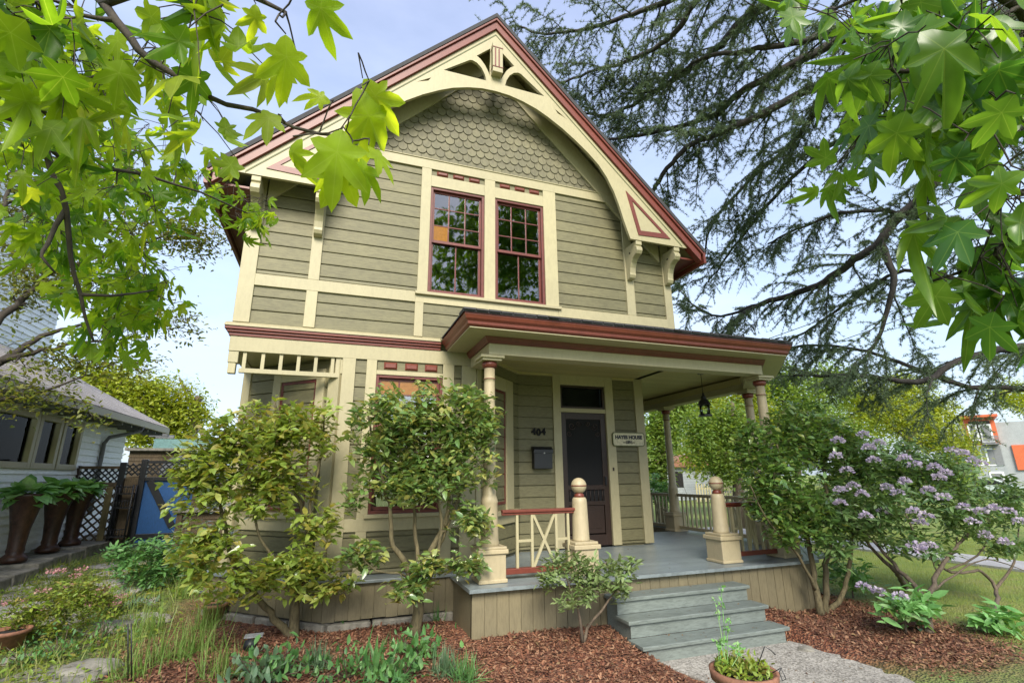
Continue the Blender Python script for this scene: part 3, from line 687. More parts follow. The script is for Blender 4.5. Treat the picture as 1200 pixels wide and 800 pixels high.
# newel posts with ball finials
def newel(x, y):
    c = (x, y, 0)
    m = MB().lathe(c, [(.118, 1.12), (.112, 1.14), (.100, 1.60), (.094, 1.645), (.08, 1.665), (.03, 1.67)], 24); p = m.build('newel_post', 'newel', house)
    m = MB().box(x - .165, x + .165, y - .165, y + .165, .72, 1.03); m.box(x - .178, x + .178, y - .178, y + .178, .722, .76); m.box(x - .19, x + .19, y - .19, y + .19, 1.03, 1.085); m.box(x - .165, x + .165, y - .165, y + .165, 1.085, 1.12); m.build('pedestal', 'newel', p, .009)
    b = [(.105 * math.sin(a), 1.815 - .105 * math.cos(a)) for a in np.linspace(.25, 3.1, 18)]
    m = MB().lathe(c, b, 24); m.build('ball_finial', 'newel', p)
    m = MB().lathe(c, [(.07, 1.665), (.065, 1.70), (.045, 1.72), (.04, 1.73)], 20); m.build('red_ring', 'red', p); MB().lathe(c, [(.1055, 1.807), (.1075, 1.815), (.1055, 1.823)], 24).build('red_ring', 'red', p)
newel(3.19, CY_); newel(5.50, CY_)
# railings: rails, straight balusters, an X and an H
def railing(p, q, pattern, z0=.845, z1=1.50, redr=True):
    p = np.array(p, float); q = np.array(q, float); L = np.linalg.norm(q - p); u = (q - p) / L; n = np.array([u[1], -u[0]])
    W = (tuple(p), tuple(u), tuple(n))
    m = MB().wbox(W, 0, L, -.045, .045, z1, z1 + .035); m.wbox(W, 0, L, -.025, .025, z1 - .03, z1)
    rl = m.build('railing', 'red' if redr else 'newel', house, .006)
    MB().wbox(W, 0, L, -.04, .04, z0 - .065, z0).build('bottom_rail', 'red' if redr else 'newel', rl, .006)
    b = .017
    def bal(s): mb.wbox(W, s - b, s + b, -b, b, z0, z1 - .03)
    for kind, s0, s1 in pattern(L):
        mb = MB()
        if kind == 'bar': bal(s0)
        P3 = lambda s, z: (p[0] + u[0] * s, p[1] + u[1] * s, z)
        if kind == 'X':
            mb.bar(P3(s0, z0), P3(s1, z1 - .03), .034, .03, up=(n[0], n[1], 0)); mb.bar(P3(s0, z1 - .03), P3(s1, z0), .034, .028, up=(n[0], n[1], 0))
        if kind == 'H': mb.wbox(W, s0, s1, -.014, .014, (z0 + z1) / 2 - .03, (z0 + z1) / 2)
        mb.build('baluster' if kind == 'bar' else 'cross_brace', 'cream', rl)
def pat1(L):
    a, b, c, d = .26 * L / 1.0, .43 * L, .72 * L, .885 * L
    a = .20 * L; b = .40 * L; c = .735 * L; d = .905 * L
    return [('bar', a, 0), ('bar', b, 0), ('H', a, b), ('X', b + .02, c - .02), ('bar', c, 0), ('bar', d, 0), ('H', c, d)]
def pat2(L):
    out = []; n = max(2, round(L / .14)); 
    for i in range(1, n): out.append(('bar', L * i / n, 0))
    out.append(('H', L / n, 2 * L / n)); out.append(('X', L * 3 / n, L * 4 / n)); return out
railing((2.085, CY_), (3.10, CY_), pat1)
railing((5.59, CY_), (6.56, CY_ + .03), pat2)
railing((6.80, 6.42), (7.42, 7.28), pat2)
railing((7.52, 7.6), (7.52, 9.85), pat2, redr=False)
railing((7.52, 10.15), (7.52, 12.6), pat2, redr=False)
# ---- steps
m = MB(); xs0, xs1 = 3.32, 5.27
ys = [5.925, 5.665, 5.40, 5.13]; zs = [.54, .36, .18]
for i, z in enumerate(zs):
    m = MB(); yf = ys[i + 1]
    e = .03 + .01 * i
    m.box(xs0 - e, xs1 + e, yf - .035, ys[i] - .002, z - .042, z); tread = part(m, 'step_tread', 'step', bevel=.008)
    m = MB().box(xs0, xs1, yf, yf + .02, z - .18 + .001, z - .043); part(m, 'step_riser', 'step')
for x in (xs0 + .005, xs1 - .035): m = MB().prism([(5.92, .02), (5.92, .49), (5.69, .49), (5.69, .31), (5.43, .31), (5.43, .13), (5.16, .13), (5.16, .02)], lambda p: (x, p[0], p[1]), lambda p: (x + .03, p[0], p[1])); part(m, 'step_stringer', 'step')
# ---- things hung on the house
hn = thing('house_number', 'black metal house number 404 above the mailbox', 'house number', (3.48, YR, 2.7))
for i, c in enumerate('404'):
    o = link('digit', text_mesh(c, .17, .008, Matrix.Translation((3.385 + i * .095, YR - .022, 2.72 - .012 * (i % 2))) @ FRONT, .006), 'mesh', hn)
mbx = thing('mailbox', 'black wall mailbox with a small silver lock', 'mailbox', (3.5, YR, 2.05))
m = MB().box(3.34, 3.69, YR - .13, YR - .008, 2.07, 2.40); m.build('mailbox_body', 'black', mbx, .012)
m = MB(); m.prism([(-.006, 2.46), (-.09, 2.45), (-.145, 2.40), (-.145, 2.335), (-.135, 2.335), (-.132, 2.402), (-.006, 2.402)], lambda p: (3.33, YR + p[0], p[1]), lambda p: (3.70, YR + p[0], p[1])); m.build('lid', 'black', mbx, .006)
m = MB().tube([(3.53, YR - .13, 2.37 - .03), (3.53, YR - .149, 2.37 - .03)], .014, 12); m.build('lock', plain('silver', (.7, .7, .68), .3, .8), mbx)
sg = thing('house_sign', 'cream plaque reading HAYES HOUSE fixed beside the front door', 'sign', (5.32, YR - .035, 2.48))
def rrect(w, h, r):
    out = []
    for cx, cy, a0 in ((w / 2 - r, h / 2 - r, 0), (-w / 2 + r, h / 2 - r, 90), (-w / 2 + r, -h / 2 + r, 180), (w / 2 - r, -h / 2 + r, 270)):
        out += [(cx + r * math.cos(R(a0 + i * 15)), cy + r * math.sin(R(a0 + i * 15))) for i in range(7)]
    return out
TS = Matrix.Translation((5.325, YR - .052, 2.61)) @ FRONT
link('plaque', curve_mesh('plaque', [rrect(.70, .255, .05)], .03, TS), 'sign', sg)
link('border', curve_mesh('border', [rrect(.705, .26, .052), rrect(.675, .23, .042)], .036, TS), 'olive', sg)
TS2 = Matrix.Translation((5.325, YR - .069, 2.645)) @ FRONT
link('lettering', text_mesh('HAYES HOUSE', .092, .002, TS2, .0055), 'black', sg)
link('lettering', text_mesh('~1891~', .08, .002, Matrix.Translation((5.325, YR - .069, 2.552)) @ FRONT, .004), 'black', sg)
lx, ly = 6.45, 7.42
ln = thing('porch_lantern', 'black metal lantern hanging from the porch ceiling', 'lantern', (lx, ly, 3.80))
m = MB().lathe((lx, ly, 0), [(.06, 3.775), (.06, 3.799)], 16); m.tube([(lx, ly, 3.78), (lx, ly, 3.42)], .007, 6); m.build('rod', 'black', ln)
m = MB().lathe((lx, ly, 0), [(.115, 3.185), (.12, 3.20), (.075, 3.28), (.05, 3.30), (.045, 3.35), (.02, 3.38), (.012, 3.43)], 8, False); m.build('cap', 'black', ln)
m = MB().lathe((lx, ly, 0), [(.085, 3.02), (.085, 3.19)], 12); m.build('glass', 'clear', ln)
m = MB().lathe((lx, ly, 0), [(.12, 2.985), (.12, 3.015)], 8, False)
for i in range(4): a = i * math.pi / 2 + .4; m.tube([(lx + .095 * math.cos(a), ly + .095 * math.sin(a), 3.0), (lx + .095 * math.cos(a), ly + .095 * math.sin(a), 3.19)], .007, 5)
m.build('cage', 'black', ln)
# ================================================================= PLANTS
EYEV = np.array([0, 0, EYE])
def mpp(p): return float((RW.T @ (np.asarray(p) - EYEV))[2]) / FPX
def blob(px, py, y, rx, rz, ry=None):
    p = PX(px, py, y); k = mpp(p); return (p, (rx * k, (ry if ry else .55 * rx * k), rz * k))
M['camA'] = leafmat('camellia_yellow_leaf', [(.17, .27, .04), (.24, .35, .06), (.33, .42, .08), (.26, .37, .08), (.42, .44, .12), (.36, .30, .06), (.20, .31, .05), (.30, .40, .09)], .38, .33, spec=.9, coat=.6)
M['camB'] = leafmat('camellia_green_leaf', [(.11, .21, .06), (.15, .27, .075), (.21, .32, .09), (.13, .24, .07), (.30, .38, .12), (.40, .38, .10), (.18, .30, .10)], .32, .28, spec=1., coat=.7)
M['camR'] = leafmat('glossy_dark_leaf', [(.07, .155, .035), (.11, .22, .05), (.16, .29, .06), (.21, .34, .065), (.08, .16, .045), (.32, .37, .08)], .28, .30, spec=.9, coat=.5)
M['rhod'] = leafmat('rhododendron_leaf', [(.08, .16, .05), (.12, .22, .065), (.17, .28, .085), (.10, .18, .06), (.22, .31, .11)], .25, .36, spec=.8)
M['rhodv'] = leafmat('variegated_leaf', [(0.130, 0.221, 0.065), (0.208, 0.286, 0.104), (0.260, 0.338, 0.143), (0.143, 0.208, 0.078)], .25, .45)
M['lilac'] = leafmat('lilac_petal', [(.56, .47, .62), (.64, .56, .68), (.48, .38, .58), (.70, .63, .70), (.60, .50, .54)], .4, .6, (1, 1, 1))
M['gum'] = leafmat('sweetgum_leaf', [(.06, .15, .012), (.10, .21, .014), (.18, .30, .018), (.23, .34, .02), (.13, .24, .015), (.30, .37, .03)], .64, .5, (2.3, 2.0, .9), vein=.5, spec=.35)
M['gumd'] = leafmat('sweetgum_leaf_deep', [(.05, .14, .03), (.09, .20, .03), (.17, .30, .03), (.08, .17, .03), (.13, .25, .03)], .55, .30, (2.0, 1.9, .8), vein=.5, spec=.6)
M['cedar'] = leafmat('cedar_needle', [(.085, .135, .085), (.11, .175, .095), (.15, .22, .10), (.11, .15, .11)], .25, .6)
M['maple'] = leafmat('fine_maple_leaf', [(0.117, 0.169, 0.026), (0.169, 0.221, 0.039), (0.208, 0.208, 0.052), (0.091, 0.143, 0.026)], .40, .5, (1.8, 1.6, .7))
M['lime'] = leafmat('lime_tree_leaf', [(0.216, 0.297, 0.027), (0.297, 0.378, 0.041), (0.378, 0.419, 0.054), (0.176, 0.257, 0.027)], .42, .5, (1.7, 1.5, .6))
M['tree'] = leafmat('mid_tree_leaf', [(0.135, 0.240, 0.045), (0.195, 0.315, 0.060), (0.270, 0.375, 0.083), (0.105, 0.180, 0.045)], .42, .5, (1.7, 1.5, .7))
M['darkgreen'] = leafmat('dark_tree_leaf', [(.03, .055, .02), (.05, .08, .03), (.06, .10, .03)], .3, .5)
M['spirea'] = leafmat('spirea_leaf', [(0.144, 0.240, 0.024), (0.216, 0.324, 0.036), (0.288, 0.360, 0.048), (0.168, 0.216, 0.036), (0.312, 0.264, 0.060)], .35, .5)
M['pink'] = leafmat('pink_floret', [(.55, .22, .24), (.48, .25, .27), (.60, .34, .33)], .3, .7, (1, 1, 1))
M['lush'] = leafmat('lush_leaf', [(0.068, 0.180, 0.053), (0.105, 0.255, 0.068), (0.150, 0.315, 0.090), (0.090, 0.210, 0.075)], .3, .5)
M['blue_green'] = leafmat('bluegreen_leaf', [(.10, .19, .10), (.15, .24, .13), (.08, .16, .07)], .3, .55)
M['grassy'] = leafmat('long_grass_blade', [(0.144, 0.228, 0.036), (0.216, 0.300, 0.060), (0.288, 0.336, 0.096), (0.360, 0.336, 0.144)], .35, .55)
M['lawn'] = leafmat('lawn_blade', [(.17, .24, .03), (.23, .30, .045), (.28, .33, .06), (.30, .29, .10)], .35, .6)
M['hosta'] = leafmat('hosta_leaf', [(0.123, 0.298, 0.088), (0.176, 0.386, 0.105), (0.228, 0.474, 0.158), (0.351, 0.527, 0.246)], .35, .42)
M['hedge'] = leafmat('hedge_leaf', [(0.130, 0.221, 0.039), (0.182, 0.273, 0.052), (0.091, 0.169, 0.039)], .3, .5)
M['purple'] = leafmat('plum_leaf', [(.10, .04, .06), (.14, .06, .08), (.08, .03, .05)], .3, .5, (1.2, .8, .9))
M['dry'] = leafmat('dead_leaf', [(.25, .15, .07), (.32, .22, .10), (.16, .09, .05), (.10, .06, .04)], .2, .7, (1, 1, 1))
OV = tmpl_oval(); OVn = tmpl_oval(.30, .10, .12); STARS = [tmpl_star(.5), tmpl_star(.8, ((-100, .50), (-50, .78), (2, 1.), (56, .84), (108, .56)), .12), tmpl_star(.3, ((-108, .66), (-56, .90), (-3, .96), (50, .82), (100, .62)), -.10, 1.1), tmpl_star(1.0, ((-98, .55), (-46, .80), (0, 1.05), (48, .76), (104, .50)), .05, .92)]
M['gumlit'] = leafmat('sunlit_sweetgum_leaf', [(.17, .32, .015), (.24, .38, .02), (.30, .42, .03), (.13, .26, .02)], .62, .5, (2.4, 2.0, .8), vein=.45, spec=.35)  # colour brightened to carry sunlight glowing through the front spray
def starleaves(P, A, N, s, mat, t):
    P, A, N, s = map(np.asarray, (P, A, N, s)); q = rng.integers(0, 4, len(P))
    for i, tm in enumerate(STARS): k = q == i; leaves('leaves', P[k], A[k], N[k], s[k], tm, mat, t)
BL = tmpl_blade(); BLn = tmpl_blade(.022, .45); NE = tmpl_needle(); QD = tmpl_quad()
HO = tmpl_oval(.68, .10, .35)
def shrub(name, label, cat, base, stems, bl, ncl, per, size, mat, tm=OV, bark='mossbark', group=None, shell=.45, tilt=.35, spread=.02, droop=.22, extra=None, keep=None, rt=.008):
    t = thing(name, label, cat, base, group)
    C = blobs(bl, ncl, shell)
    C = C[C[:, 2] > gz(C[:, 0], C[:, 1]) + .06]
    if keep is not None: C = C[keep(C)]
    grow(stems, C, rt=rt).build('branches', bark, t, recalc=False)
    P, A, N = rosettes(C, per, spread, tilt, droop=droop)
    P = P + rng.normal(size=P.shape) * size * .25
    s = size * (.45 + .85 * rng.random(len(P)))
    leaves('leaves', P, A, N, s, tm, mat, t)
    return t, C
# ---- camellia against the bay (yellow green)
bA = PG(345, 744)
bA = np.array([bA[0], bA[1], gz(bA[0], bA[1]) - .02])
def pl(y, *pts): return [PX(px, py, y + (i * 0)) for i, (px, py) in enumerate(pts)]
yA = bA[1]
stA = [([bA, PX(350, 690, yA), PX(362, 640, yA - .05), PX(352, 590, yA - .15), PX(330, 520, yA - .2), PX(322, 470, yA - .25)], .065, .012),
       ([bA, PX(322, 725, yA - .06), PX(298, 692, yA - .15), PX(270, 650, yA - .2), PX(258, 590, yA - .3), PX(235, 520, yA - .3)], .05, .010),
       ([PX(351, 700, yA), PX(366, 655, yA - .1), PX(362, 600, yA - .2), PX(375, 540, yA - .3), PX(380, 480, yA - .35)], .030, .009),
       ([PX(350, 705, yA), PX(336, 670, yA - .2), PX(305, 630, yA - .3), PX(292, 560, yA - .4), PX(285, 490, yA - .4)], .024, .008)]
blA = [blob(330, 505, yA - .35, 72, 42), blob(270, 530, yA - .4, 58, 42), blob(225, 565, yA - .4, 32, 45), blob(310, 570, yA - .35, 70, 40), blob(245, 640, yA - .35, 45, 35), blob(300, 680, yA - .45, 70, 22), blob(365, 620, yA - .35, 30, 30), blob(350, 660, yA - .4, 50, 14), blob(385, 690, yA - .4, 40, 12)]
shrub('camellia_shrub', 'multi stemmed yellow green camellia in front of the left bay window', 'shrub', bA, stA, blA, 880, 8, .115, 'camA', shell=.65, group=None)
# ---- camellia between bay and porch (greener)
bB = PG(487, 745); yB = bB[1]
stB = [([bB, PX(489, 700, yB), PX(493, 665, yB), PX(520, 620, yB - .05), PX(528, 560, yB - .1), PX(540, 500, yB - .2)], .075, .010),
       ([PX(488, 705, yB), PX(478, 665, yB - .05), PX(460, 640, yB - .1), PX(455, 590, yB - .15), PX(440, 530, yB - .2), PX(430, 480, yB - .25)], .045, .009),
       ([PX(492, 690, yB), PX(487, 640, yB + .02), PX(484, 580, yB), PX(486, 520, yB - .1), PX(490, 460, yB - .2)], .030, .009),
       ([PX(495, 690, yB), PX(512, 660, yB - .1), PX(517, 610, yB - .2), PX(510, 560, yB - .3), PX(505, 490, yB - .35)], .026, .008),
       ([PX(490, 685, yB), PX(512, 650, yB), PX(530, 600, yB - .05), PX(548, 560, yB - .1), PX(565, 510, yB - .2)], .024, .008),
       ([PX(483, 680, yB), PX(468, 672, yB - .2), PX(440, 668, yB - .25), PX(412, 640, yB - .25)], .016, .006)]
blB = [blob(500, 490, yB - .2, 88, 45), blob(450, 520, yB - .2, 48, 52), blob(520, 545, yB - .2, 66, 42), blob(555, 490, yB - .2, 35, 40), blob(480, 570, yB - .25, 50, 25), blob(500, 668, yB - .25, 24, 18), blob(552, 615, yB - .25, 26, 34), blob(545, 665, yB - .25, 30, 10), blob(425, 650, yB - .25, 28, 18), blob(415, 585, yB - .2, 18, 22), blob(480, 690, yB - .25, 30, 18)]
shrub('camellia_shrub', 'bushy green camellia with mossy trunk beside the left porch column', 'shrub', bB, stB, blB, 960, 8, .113, 'camB', shell=.6)
# a sprig from the same side, behind the column
bK = np.array([2.25, 6.75, .74])
# ---- small variegated rhododendron by the steps
bC = PG(683, 753); yC = bC[1]
stC = [([bC, PX(680, 725, yC), PX(672, 700, yC), PX(662, 672, yC - .05)], .022, .007), ([bC, PX(688, 735, yC), PX(705, 715, yC - .1), PX(722, 690, yC - .1), PX(735, 668, yC - .1)], .022, .006), ([PX(676, 712, yC), PX(690, 690, yC - .1), PX(702, 668, yC - .15), PX(715, 655, yC - .15)], .012, .005)]
blC = [blob(662, 668, yC - .05, 32, 18), blob(705, 668, yC - .1, 30, 14), blob(738, 665, yC - .1, 14, 12), blob(722, 690, yC - .15, 20, 12), blob(670, 705, yC - .2, 16, 10), blob(690, 690, yC - .1, 24, 16), blob(640, 680, yC - .05, 14, 10)]
shrub('rhododendron_shrub', 'small pale leaved rhododendron in the mulch left of the porch steps', 'shrub', bC, stC, blC, 110, 13, .095, 'rhodv', OVn, 'bark', tilt=.3, droop=.0)
# ---- tall dark shrub right of the steps
bD = PG(962, 720); yD = bD[1]
stD = [([bD + [0, 0, -.05], PX(955, 680, yD), PX(946, 630, yD), PX(930, 570, yD), PX(910, 520, yD - .1)], .055, .012), ([bD + [.12, .05, -.05], PX(968, 670, yD), PX(972, 610, yD), PX(965, 550, yD), PX(960, 490, yD)], .05, .012),
       ([bD + [.25, .1, -.05], PX(992, 680, yD + .1), PX(1000, 620, yD + .1), PX(1000, 560, yD + .1), PX(985, 500, yD)], .042, .01), ([PX(955, 690, yD), PX(935, 650, yD - .1), PX(900, 610, yD - .2), PX(880, 570, yD - .2)], .026, .008)]
blD = [blob(900, 540, yD, 52, 40), blob(945, 510, yD, 60, 42), blob(925, 585, yD - .1, 60, 42), blob(892, 585, yD - .1, 24, 36), blob(985, 540, yD, 45, 45), blob(950, 615, yD - .1, 50, 22), blob(918, 625, yD - .15, 24, 16), blob(880, 515, yD, 22, 28), blob(985, 600, yD, 35, 30)]
shrub('evergreen_shrub', 'tall dark glossy shrub with four trunks at the right end of the porch', 'shrub', bD, stD, blD, 1350, 7, .108, 'camR', shell=.55)
# ---- big rhododendron in flower
bE = PG(1089, 742); yE = 5.0
stE = [([bE, PX(1086, 705, 4.75), PX(1075, 690, 4.9), PX(1048, 660, 5.2), PX(1030, 640, 5.3), PX(1000, 610, 5.4)], .05, .012), ([PX(1088, 700, 4.75), PX(1100, 670, 4.8), PX(1120, 640, 4.9), PX(1150, 610, 5), PX(1180, 580, 5)], .035, .010),
       ([PG(1062, 690), PX(1050, 670, 5.4), PX(1020, 640, 5.5), PX(990, 580, 5.5)], .045, .012), ([PG(1166, 726), PX(1167, 690, 5), PX(1150, 670, 5), PX(1110, 668, 5), PX(1080, 640, 5.1), PX(1060, 600, 5.2)], .03, .010),
       ([PX(1167, 690, 5), PX(1185, 665, 5), PX(1192, 640, 5), PX(1195, 600, 5)], .022, .008), ([PX(1110, 668, 5), PX(1145, 650, 5), PX(1160, 620, 5), PX(1150, 580, 5)], .016, .007), ([PX(1095, 690, 4.8), PX(1120, 672, 4.9), PX(1155, 655, 4.9), PX(1200, 668, 4.9)], .016, .006)]
blE = [blob(1010, 545, 5.5, 50, 40), blob(1060, 555, 5.4, 60, 42), blob(1110, 560, 5.2, 50, 42), blob(1040, 605, 5.2, 60, 30), blob(1120, 605, 5, 60, 30), blob(1180, 590, 4.9, 40, 32), blob(1175, 640, 4.9, 35, 12), blob(990, 600, 5.4, 35, 40), blob(975, 640, 5.4, 26, 22), blob(1080, 640, 5, 60, 10)]
rh, CE = shrub('rhododendron_shrub', 'large rhododendron with lilac flower trusses right of the porch', 'shrub', bE, stE, blE, 840, 10, .125, 'rhod', OVn, 'bark', shell=.5, tilt=.15, droop=.15)
fl = [(982, 517), (980, 535), (992, 552), (1018, 525), (1024, 540), (1012, 510), (1060, 538), (1072, 545), (1115, 528), (1128, 532), (1140, 540), (1150, 545), (1108, 555), (1100, 560), (1088, 575), (1105, 583), (1070, 600), (1078, 613), (1085, 605), (1072, 640), (1080, 645), (1090, 640), (1150, 600), (1165, 596), (1182, 600), (1155, 628), (1178, 636), (1010, 580), (985, 590), (1015, 605), (1040, 572), (1052, 578), (1035, 600), (1060, 565), (1130, 595), (1195, 612), (1000, 570), (1030, 520), (985, 575), (1095, 548), (1140, 612), (1012, 688), (1030, 694), (1055, 700)]
TR_ = tmpl_oval(.8, .1, .3)
for px, py in fl[::1] if len(fl) < 40 else fl:
    c = PX(px, py, (5.0 if px < 1050 else 4.55) + rng.normal() * .1); k = int(34 + rng.integers(0, 26)); q = rnd(k); q[:, 2] = np.abs(q[:, 2]) * .9 - .15
    leaves('flower_truss', c + q * .058, q + rng.normal(size=(k, 3)) * .3, np.cross(q, rnd(k)), .030 + .016 * rng.random(k), TR_, 'lilac', rh)
# ---- low rhododendrons at its foot
for (px, py, r, lab) in ((1062, 742, 46, 'low rhododendron with big pale green whorls at the bottom right'), (1000, 700, 36, 'low rhododendron seedling whorls beside the tall dark shrub trunks'), (1168, 742, 26, 'small ground hugging green plant in front of the mossy lawn')):
    b = PG(px, py); y = b[1]
    bl = [blob(px, py - r * .7, y - .05, r, r * .45)]
    shrub('rhododendron_plant', lab, 'plant', b, [([b, b + np.array([.02, 0, .15]), PX(px, py - r * .7, y)], .014, .006)], bl, int(r * .6), 10, .17, 'hosta', tmpl_oval(.36, .1, .15), 'bark', tilt=.25)
# ---- sweetgum leaves hanging into the top of the picture
def gum(name, label, base, trunk, limbs, sprays, hero_at):
    t = thing(name, label, 'tree', base)
    mb = MB(); mb.tube([Vector(p) for p in trunk[0]], trunk[1], 10); mb.build('trunk', 'bark', t)
    T = []; LP, LA, LN, LS = [], [], [], []; pe = MB()
    for (px, py, rx, ry, d0, d1, n, s0, s1) in sprays:
        for _ in range(n):
            a = rng.random() * 6.283; q = math.sqrt(rng.random()); d = d0 + (d1 - d0) * rng.random()
            c = PD(px + rx * q * math.cos(a), py + ry * q * math.sin(a), d); T.append(c)
            for j in range(rng.integers(2, 5)):
                o = rng.normal(size=3) * .05 * (s0 / .12); pet = np.array([0, 0, -.03]) + rng.normal(size=3) * .04
                LP.append(c + o + pet); pe.tube([c, c + (o + pet) * .55 + np.array([0, 0, .008]), c + o + pet], [.0016, .0012, .0011], 4, False); LA.append(np.array([0, 0, -.85]) + rng.normal(size=3) * .5)
                tc = _n(EYEV - c); LN.append(tc * .35 * rng.choice([-1, 1]) + np.array([0, 0, .6]) + rng.normal(size=3) * .75); LS.append(s0 + (s1 - s0) * rng.random())
    T += [h + np.array([0, 0, .02]) + rng.normal(size=3) * .012 for h in hero_at]
    for h, q in zip(hero_at, T[len(T) - len(hero_at):]): pe.tube([q, h], [.0016, .0011], 4, False)
    mb = grow(limbs, T, rt=.0045, rmin=.0016, bias=0., sides=6, wob=.03); mb.add(pe.v, pe.f, True)
    mb.build('branches', 'darkbark', t, recalc=False)
    return t, LP, LA, LN, LS
baseL = np.array([-3.6, .6, 0.1])
trunkL = ([(-3.6, .6, 0), (-3.55, .62, 1.5), (-3.4, .6, 3.2), (-3.3, .5, 5), (-3.2, .2, 8)], [.26, .2, .17, .14, .06])
lim = [([(-3.35, .55, 3.9), PD(-120, -60, 2.6), PD(60, -40, 1.9), PD(120, 5, 1.6), PD(150, 45, 1.5), PD(180, 75, 1.45), PD(230, 105, 1.4), PD(265, 122, 1.35), PD(325, 138, 1.25), PD(345, 150, 1.2), PD(400, 160, 1.1)], .014, .0025),
       ([(-3.4, .6, 3.2), PD(-150, 20, 3), PD(10, 90, 2.6), PD(45, 150, 2.5), PD(60, 200, 2.45), PD(78, 245, 2.4), PD(80, 300, 2.4), PD(95, 345, 2.4), PD(100, 372, 2.4), PD(110, 400, 2.4)], .019, .004),
       ([PD(45, 155, 2.5), PD(75, 188, 2.5), PD(110, 197, 2.6), PD(170, 205, 2.7), PD(235, 225, 2.8), PD(290, 250, 2.9)], .012, .003),
       ([PD(78, 245, 2.4), PD(55, 285, 2.35), PD(50, 300, 2.3), (PD(65, 320, 2.3))], .010, .003), ([PD(95, 345, 2.4), PD(130, 347, 2.4), PD(180, 340, 2.5)], .008, .003),
       ([(-3.4, .6, 3.4), PD(-100, 100, 2.2), PD(0, 70, 1.9), PD(25, 100, 1.8), PD(60, 140, 1.8)], .022, .004),
       ([PD(120, 5, 1.6), PD(200, -20, 1.4), PD(280, -10, 1.2), PD(335, 15, 1.1)], .01, .003)]
spr = [(45, 45, 75, 55, 1.5, 2.2, 24, .09, .135), (150, 70, 66, 44, 1.5, 2.0, 13, .085, .12), (245, 8, 50, 16, 1.2, 1.5, 6, .09, .12), (248, 120, 22, 20, 1.4, 1.6, 3, .08, .10),
       (30, 140, 50, 45, 2.2, 3.0, 12, .08, .11), (110, 235, 78, 48, 2.6, 3.8, 56, .07, .11), (45, 255, 40, 36, 2.5, 3.2, 12, .075, .11), (145, 318, 64, 48, 2.8, 3.9, 46, .07, .105), (135, 380, 40, 20, 2.9, 3.6, 14, .075, .10), (215, 215, 60, 18, 3.0, 3.8, 30, .07, .10), (290, 242, 26, 18, 3.2, 3.6, 11, .07, .10), (130, 165, 100, 36, 2.2, 3.4, 30, .075, .11), (195, 338, 26, 22, 2.8, 3.4, 8, .07, .10)]
# the bright spray in front of the gable: hero leaves
hero = [((425, 92), (405, 125), (470, 150), .20, 1.05), ((425, 100), (440, 130), (447, 205), .20, 1.03), ((415, 175), (360, 205), (375, 240), .21, 1.0), ((400, 150), (350, 180), (385, 235), .19, .98), ((432, 170), (450, 195), (462, 205), .18, 1.0), ((330, 135), (300, 122), (285, 145), .15, 1.2), ((335, 40), (345, 70), (340, 118), .17, 1.05), ((375, -15), (372, 20), (378, 55), .17, 1.05), ((398, 165), (385, 190), (378, 225), .17, 1.02), ((410, 190), (432, 210), (455, 222), .16, .98), ((345, 160), (350, 185), (340, 212), .15, 1.05), ((388, 118), (370, 112), (352, 108), .13, 1.15), ((300, 5), (296, 30), (300, 45), .15, 1.1), ((340, 75), (320, 95), (308, 104), .14, 1.08)]
gl, LP, LA, LN, LS = gum('sweetgum_tree', 'sweetgum with star shaped leaves hanging over the upper left of the house', baseL, trunkL, lim, spr, [PD(*h_[0], h_[4]) for h_ in hero])
HP, HA, HN, HS = [], [], [], []
for st, mid, tip, s, d in hero:
    p = PD(*st, d); q = PD(*tip, d * (.97 + .05 * rng.random())); HP.append(p); HA.append(q - p); HN.append(_n(EYEV - p) + rng.normal(size=3) * .35 + np.array([0, 0, .3])); HS.append(float(np.linalg.norm(q - p)) * 1.02 + .01)
starleaves(HP, HA, HN, HS, 'gumlit', gl)
# crown above and behind the viewer (seen reflected in the windows)
bc = blobs([((-5, -1.5, 8.5), (1.6, 1.6, 1.2))], 120, .4)
P2, A2, N2 = rosettes(bc, 4, .06, .0, droop=.5)
LP = np.concatenate([np.array(LP), P2]); LA = np.concatenate([np.array(LA), A2]); LN = np.concatenate([np.array(LN), N2]); LS = np.concatenate([np.array(LS), .16 + .08 * rng.random(len(P2))])
starleaves(LP, LA, LN, LS, 'gum', gl)
baseR = np.array([4.3, -.9, 0.0])
trunkR = ([(4.3, -.9, 0), (4.25, -.85, 1.5), (4.1, -.8, 3.2), (4.2, -1.2, 5), (4.8, -2, 11)], [.26, .2, .17, .15, .05])
lim = [([(4.1, -.8, 3.2), PD(1330, 40, 2.0), PD(1220, 45, 1.7), PD(1150, 70, 1.6), (PD(1090, 85, 1.5)), PD(1040, 82, 1.45), PD(1000, 90, 1.4)], .014, .003), ([(4.1, -.8, 3.0), PD(1330, 190, 1.9), PD(1240, 230, 1.7), PD(1180, 280, 1.6), PD(1150, 310, 1.55), PD(1090, 330, 1.5)], .012, .003), ([PD(1220, 45, 1.7), PD(1150, -20, 1.6), PD(1050, -15, 1.5), PD(980, 10, 1.5)], .014, .003)]
spr = [(1165, 30, 46, 40, 1.4, 2.0, 15, .10, .14), (1075, 25, 64, 30, 1.5, 2.1, 20, .085, .12), (1140, 115, 50, 34, 1.4, 1.9, 13, .09, .13), (1045, 90, 36, 38, 1.5, 2.0, 11, .08, .11), (1018, 145, 14, 18, 1.6, 1.9, 5, .07, .095), (1185, 215, 24, 26, 1.4, 1.7, 6, .10, .13), (1160, 285, 36, 18, 1.5, 1.7, 7, .10, .125), (1190, 325, 16, 14, 1.5, 1.7, 3, .10, .125), (985, 10, 22, 18, 1.6, 1.9, 5, .08, .10), (1100, 150, 30, 16, 1.5, 1.8, 5, .09, .11)]
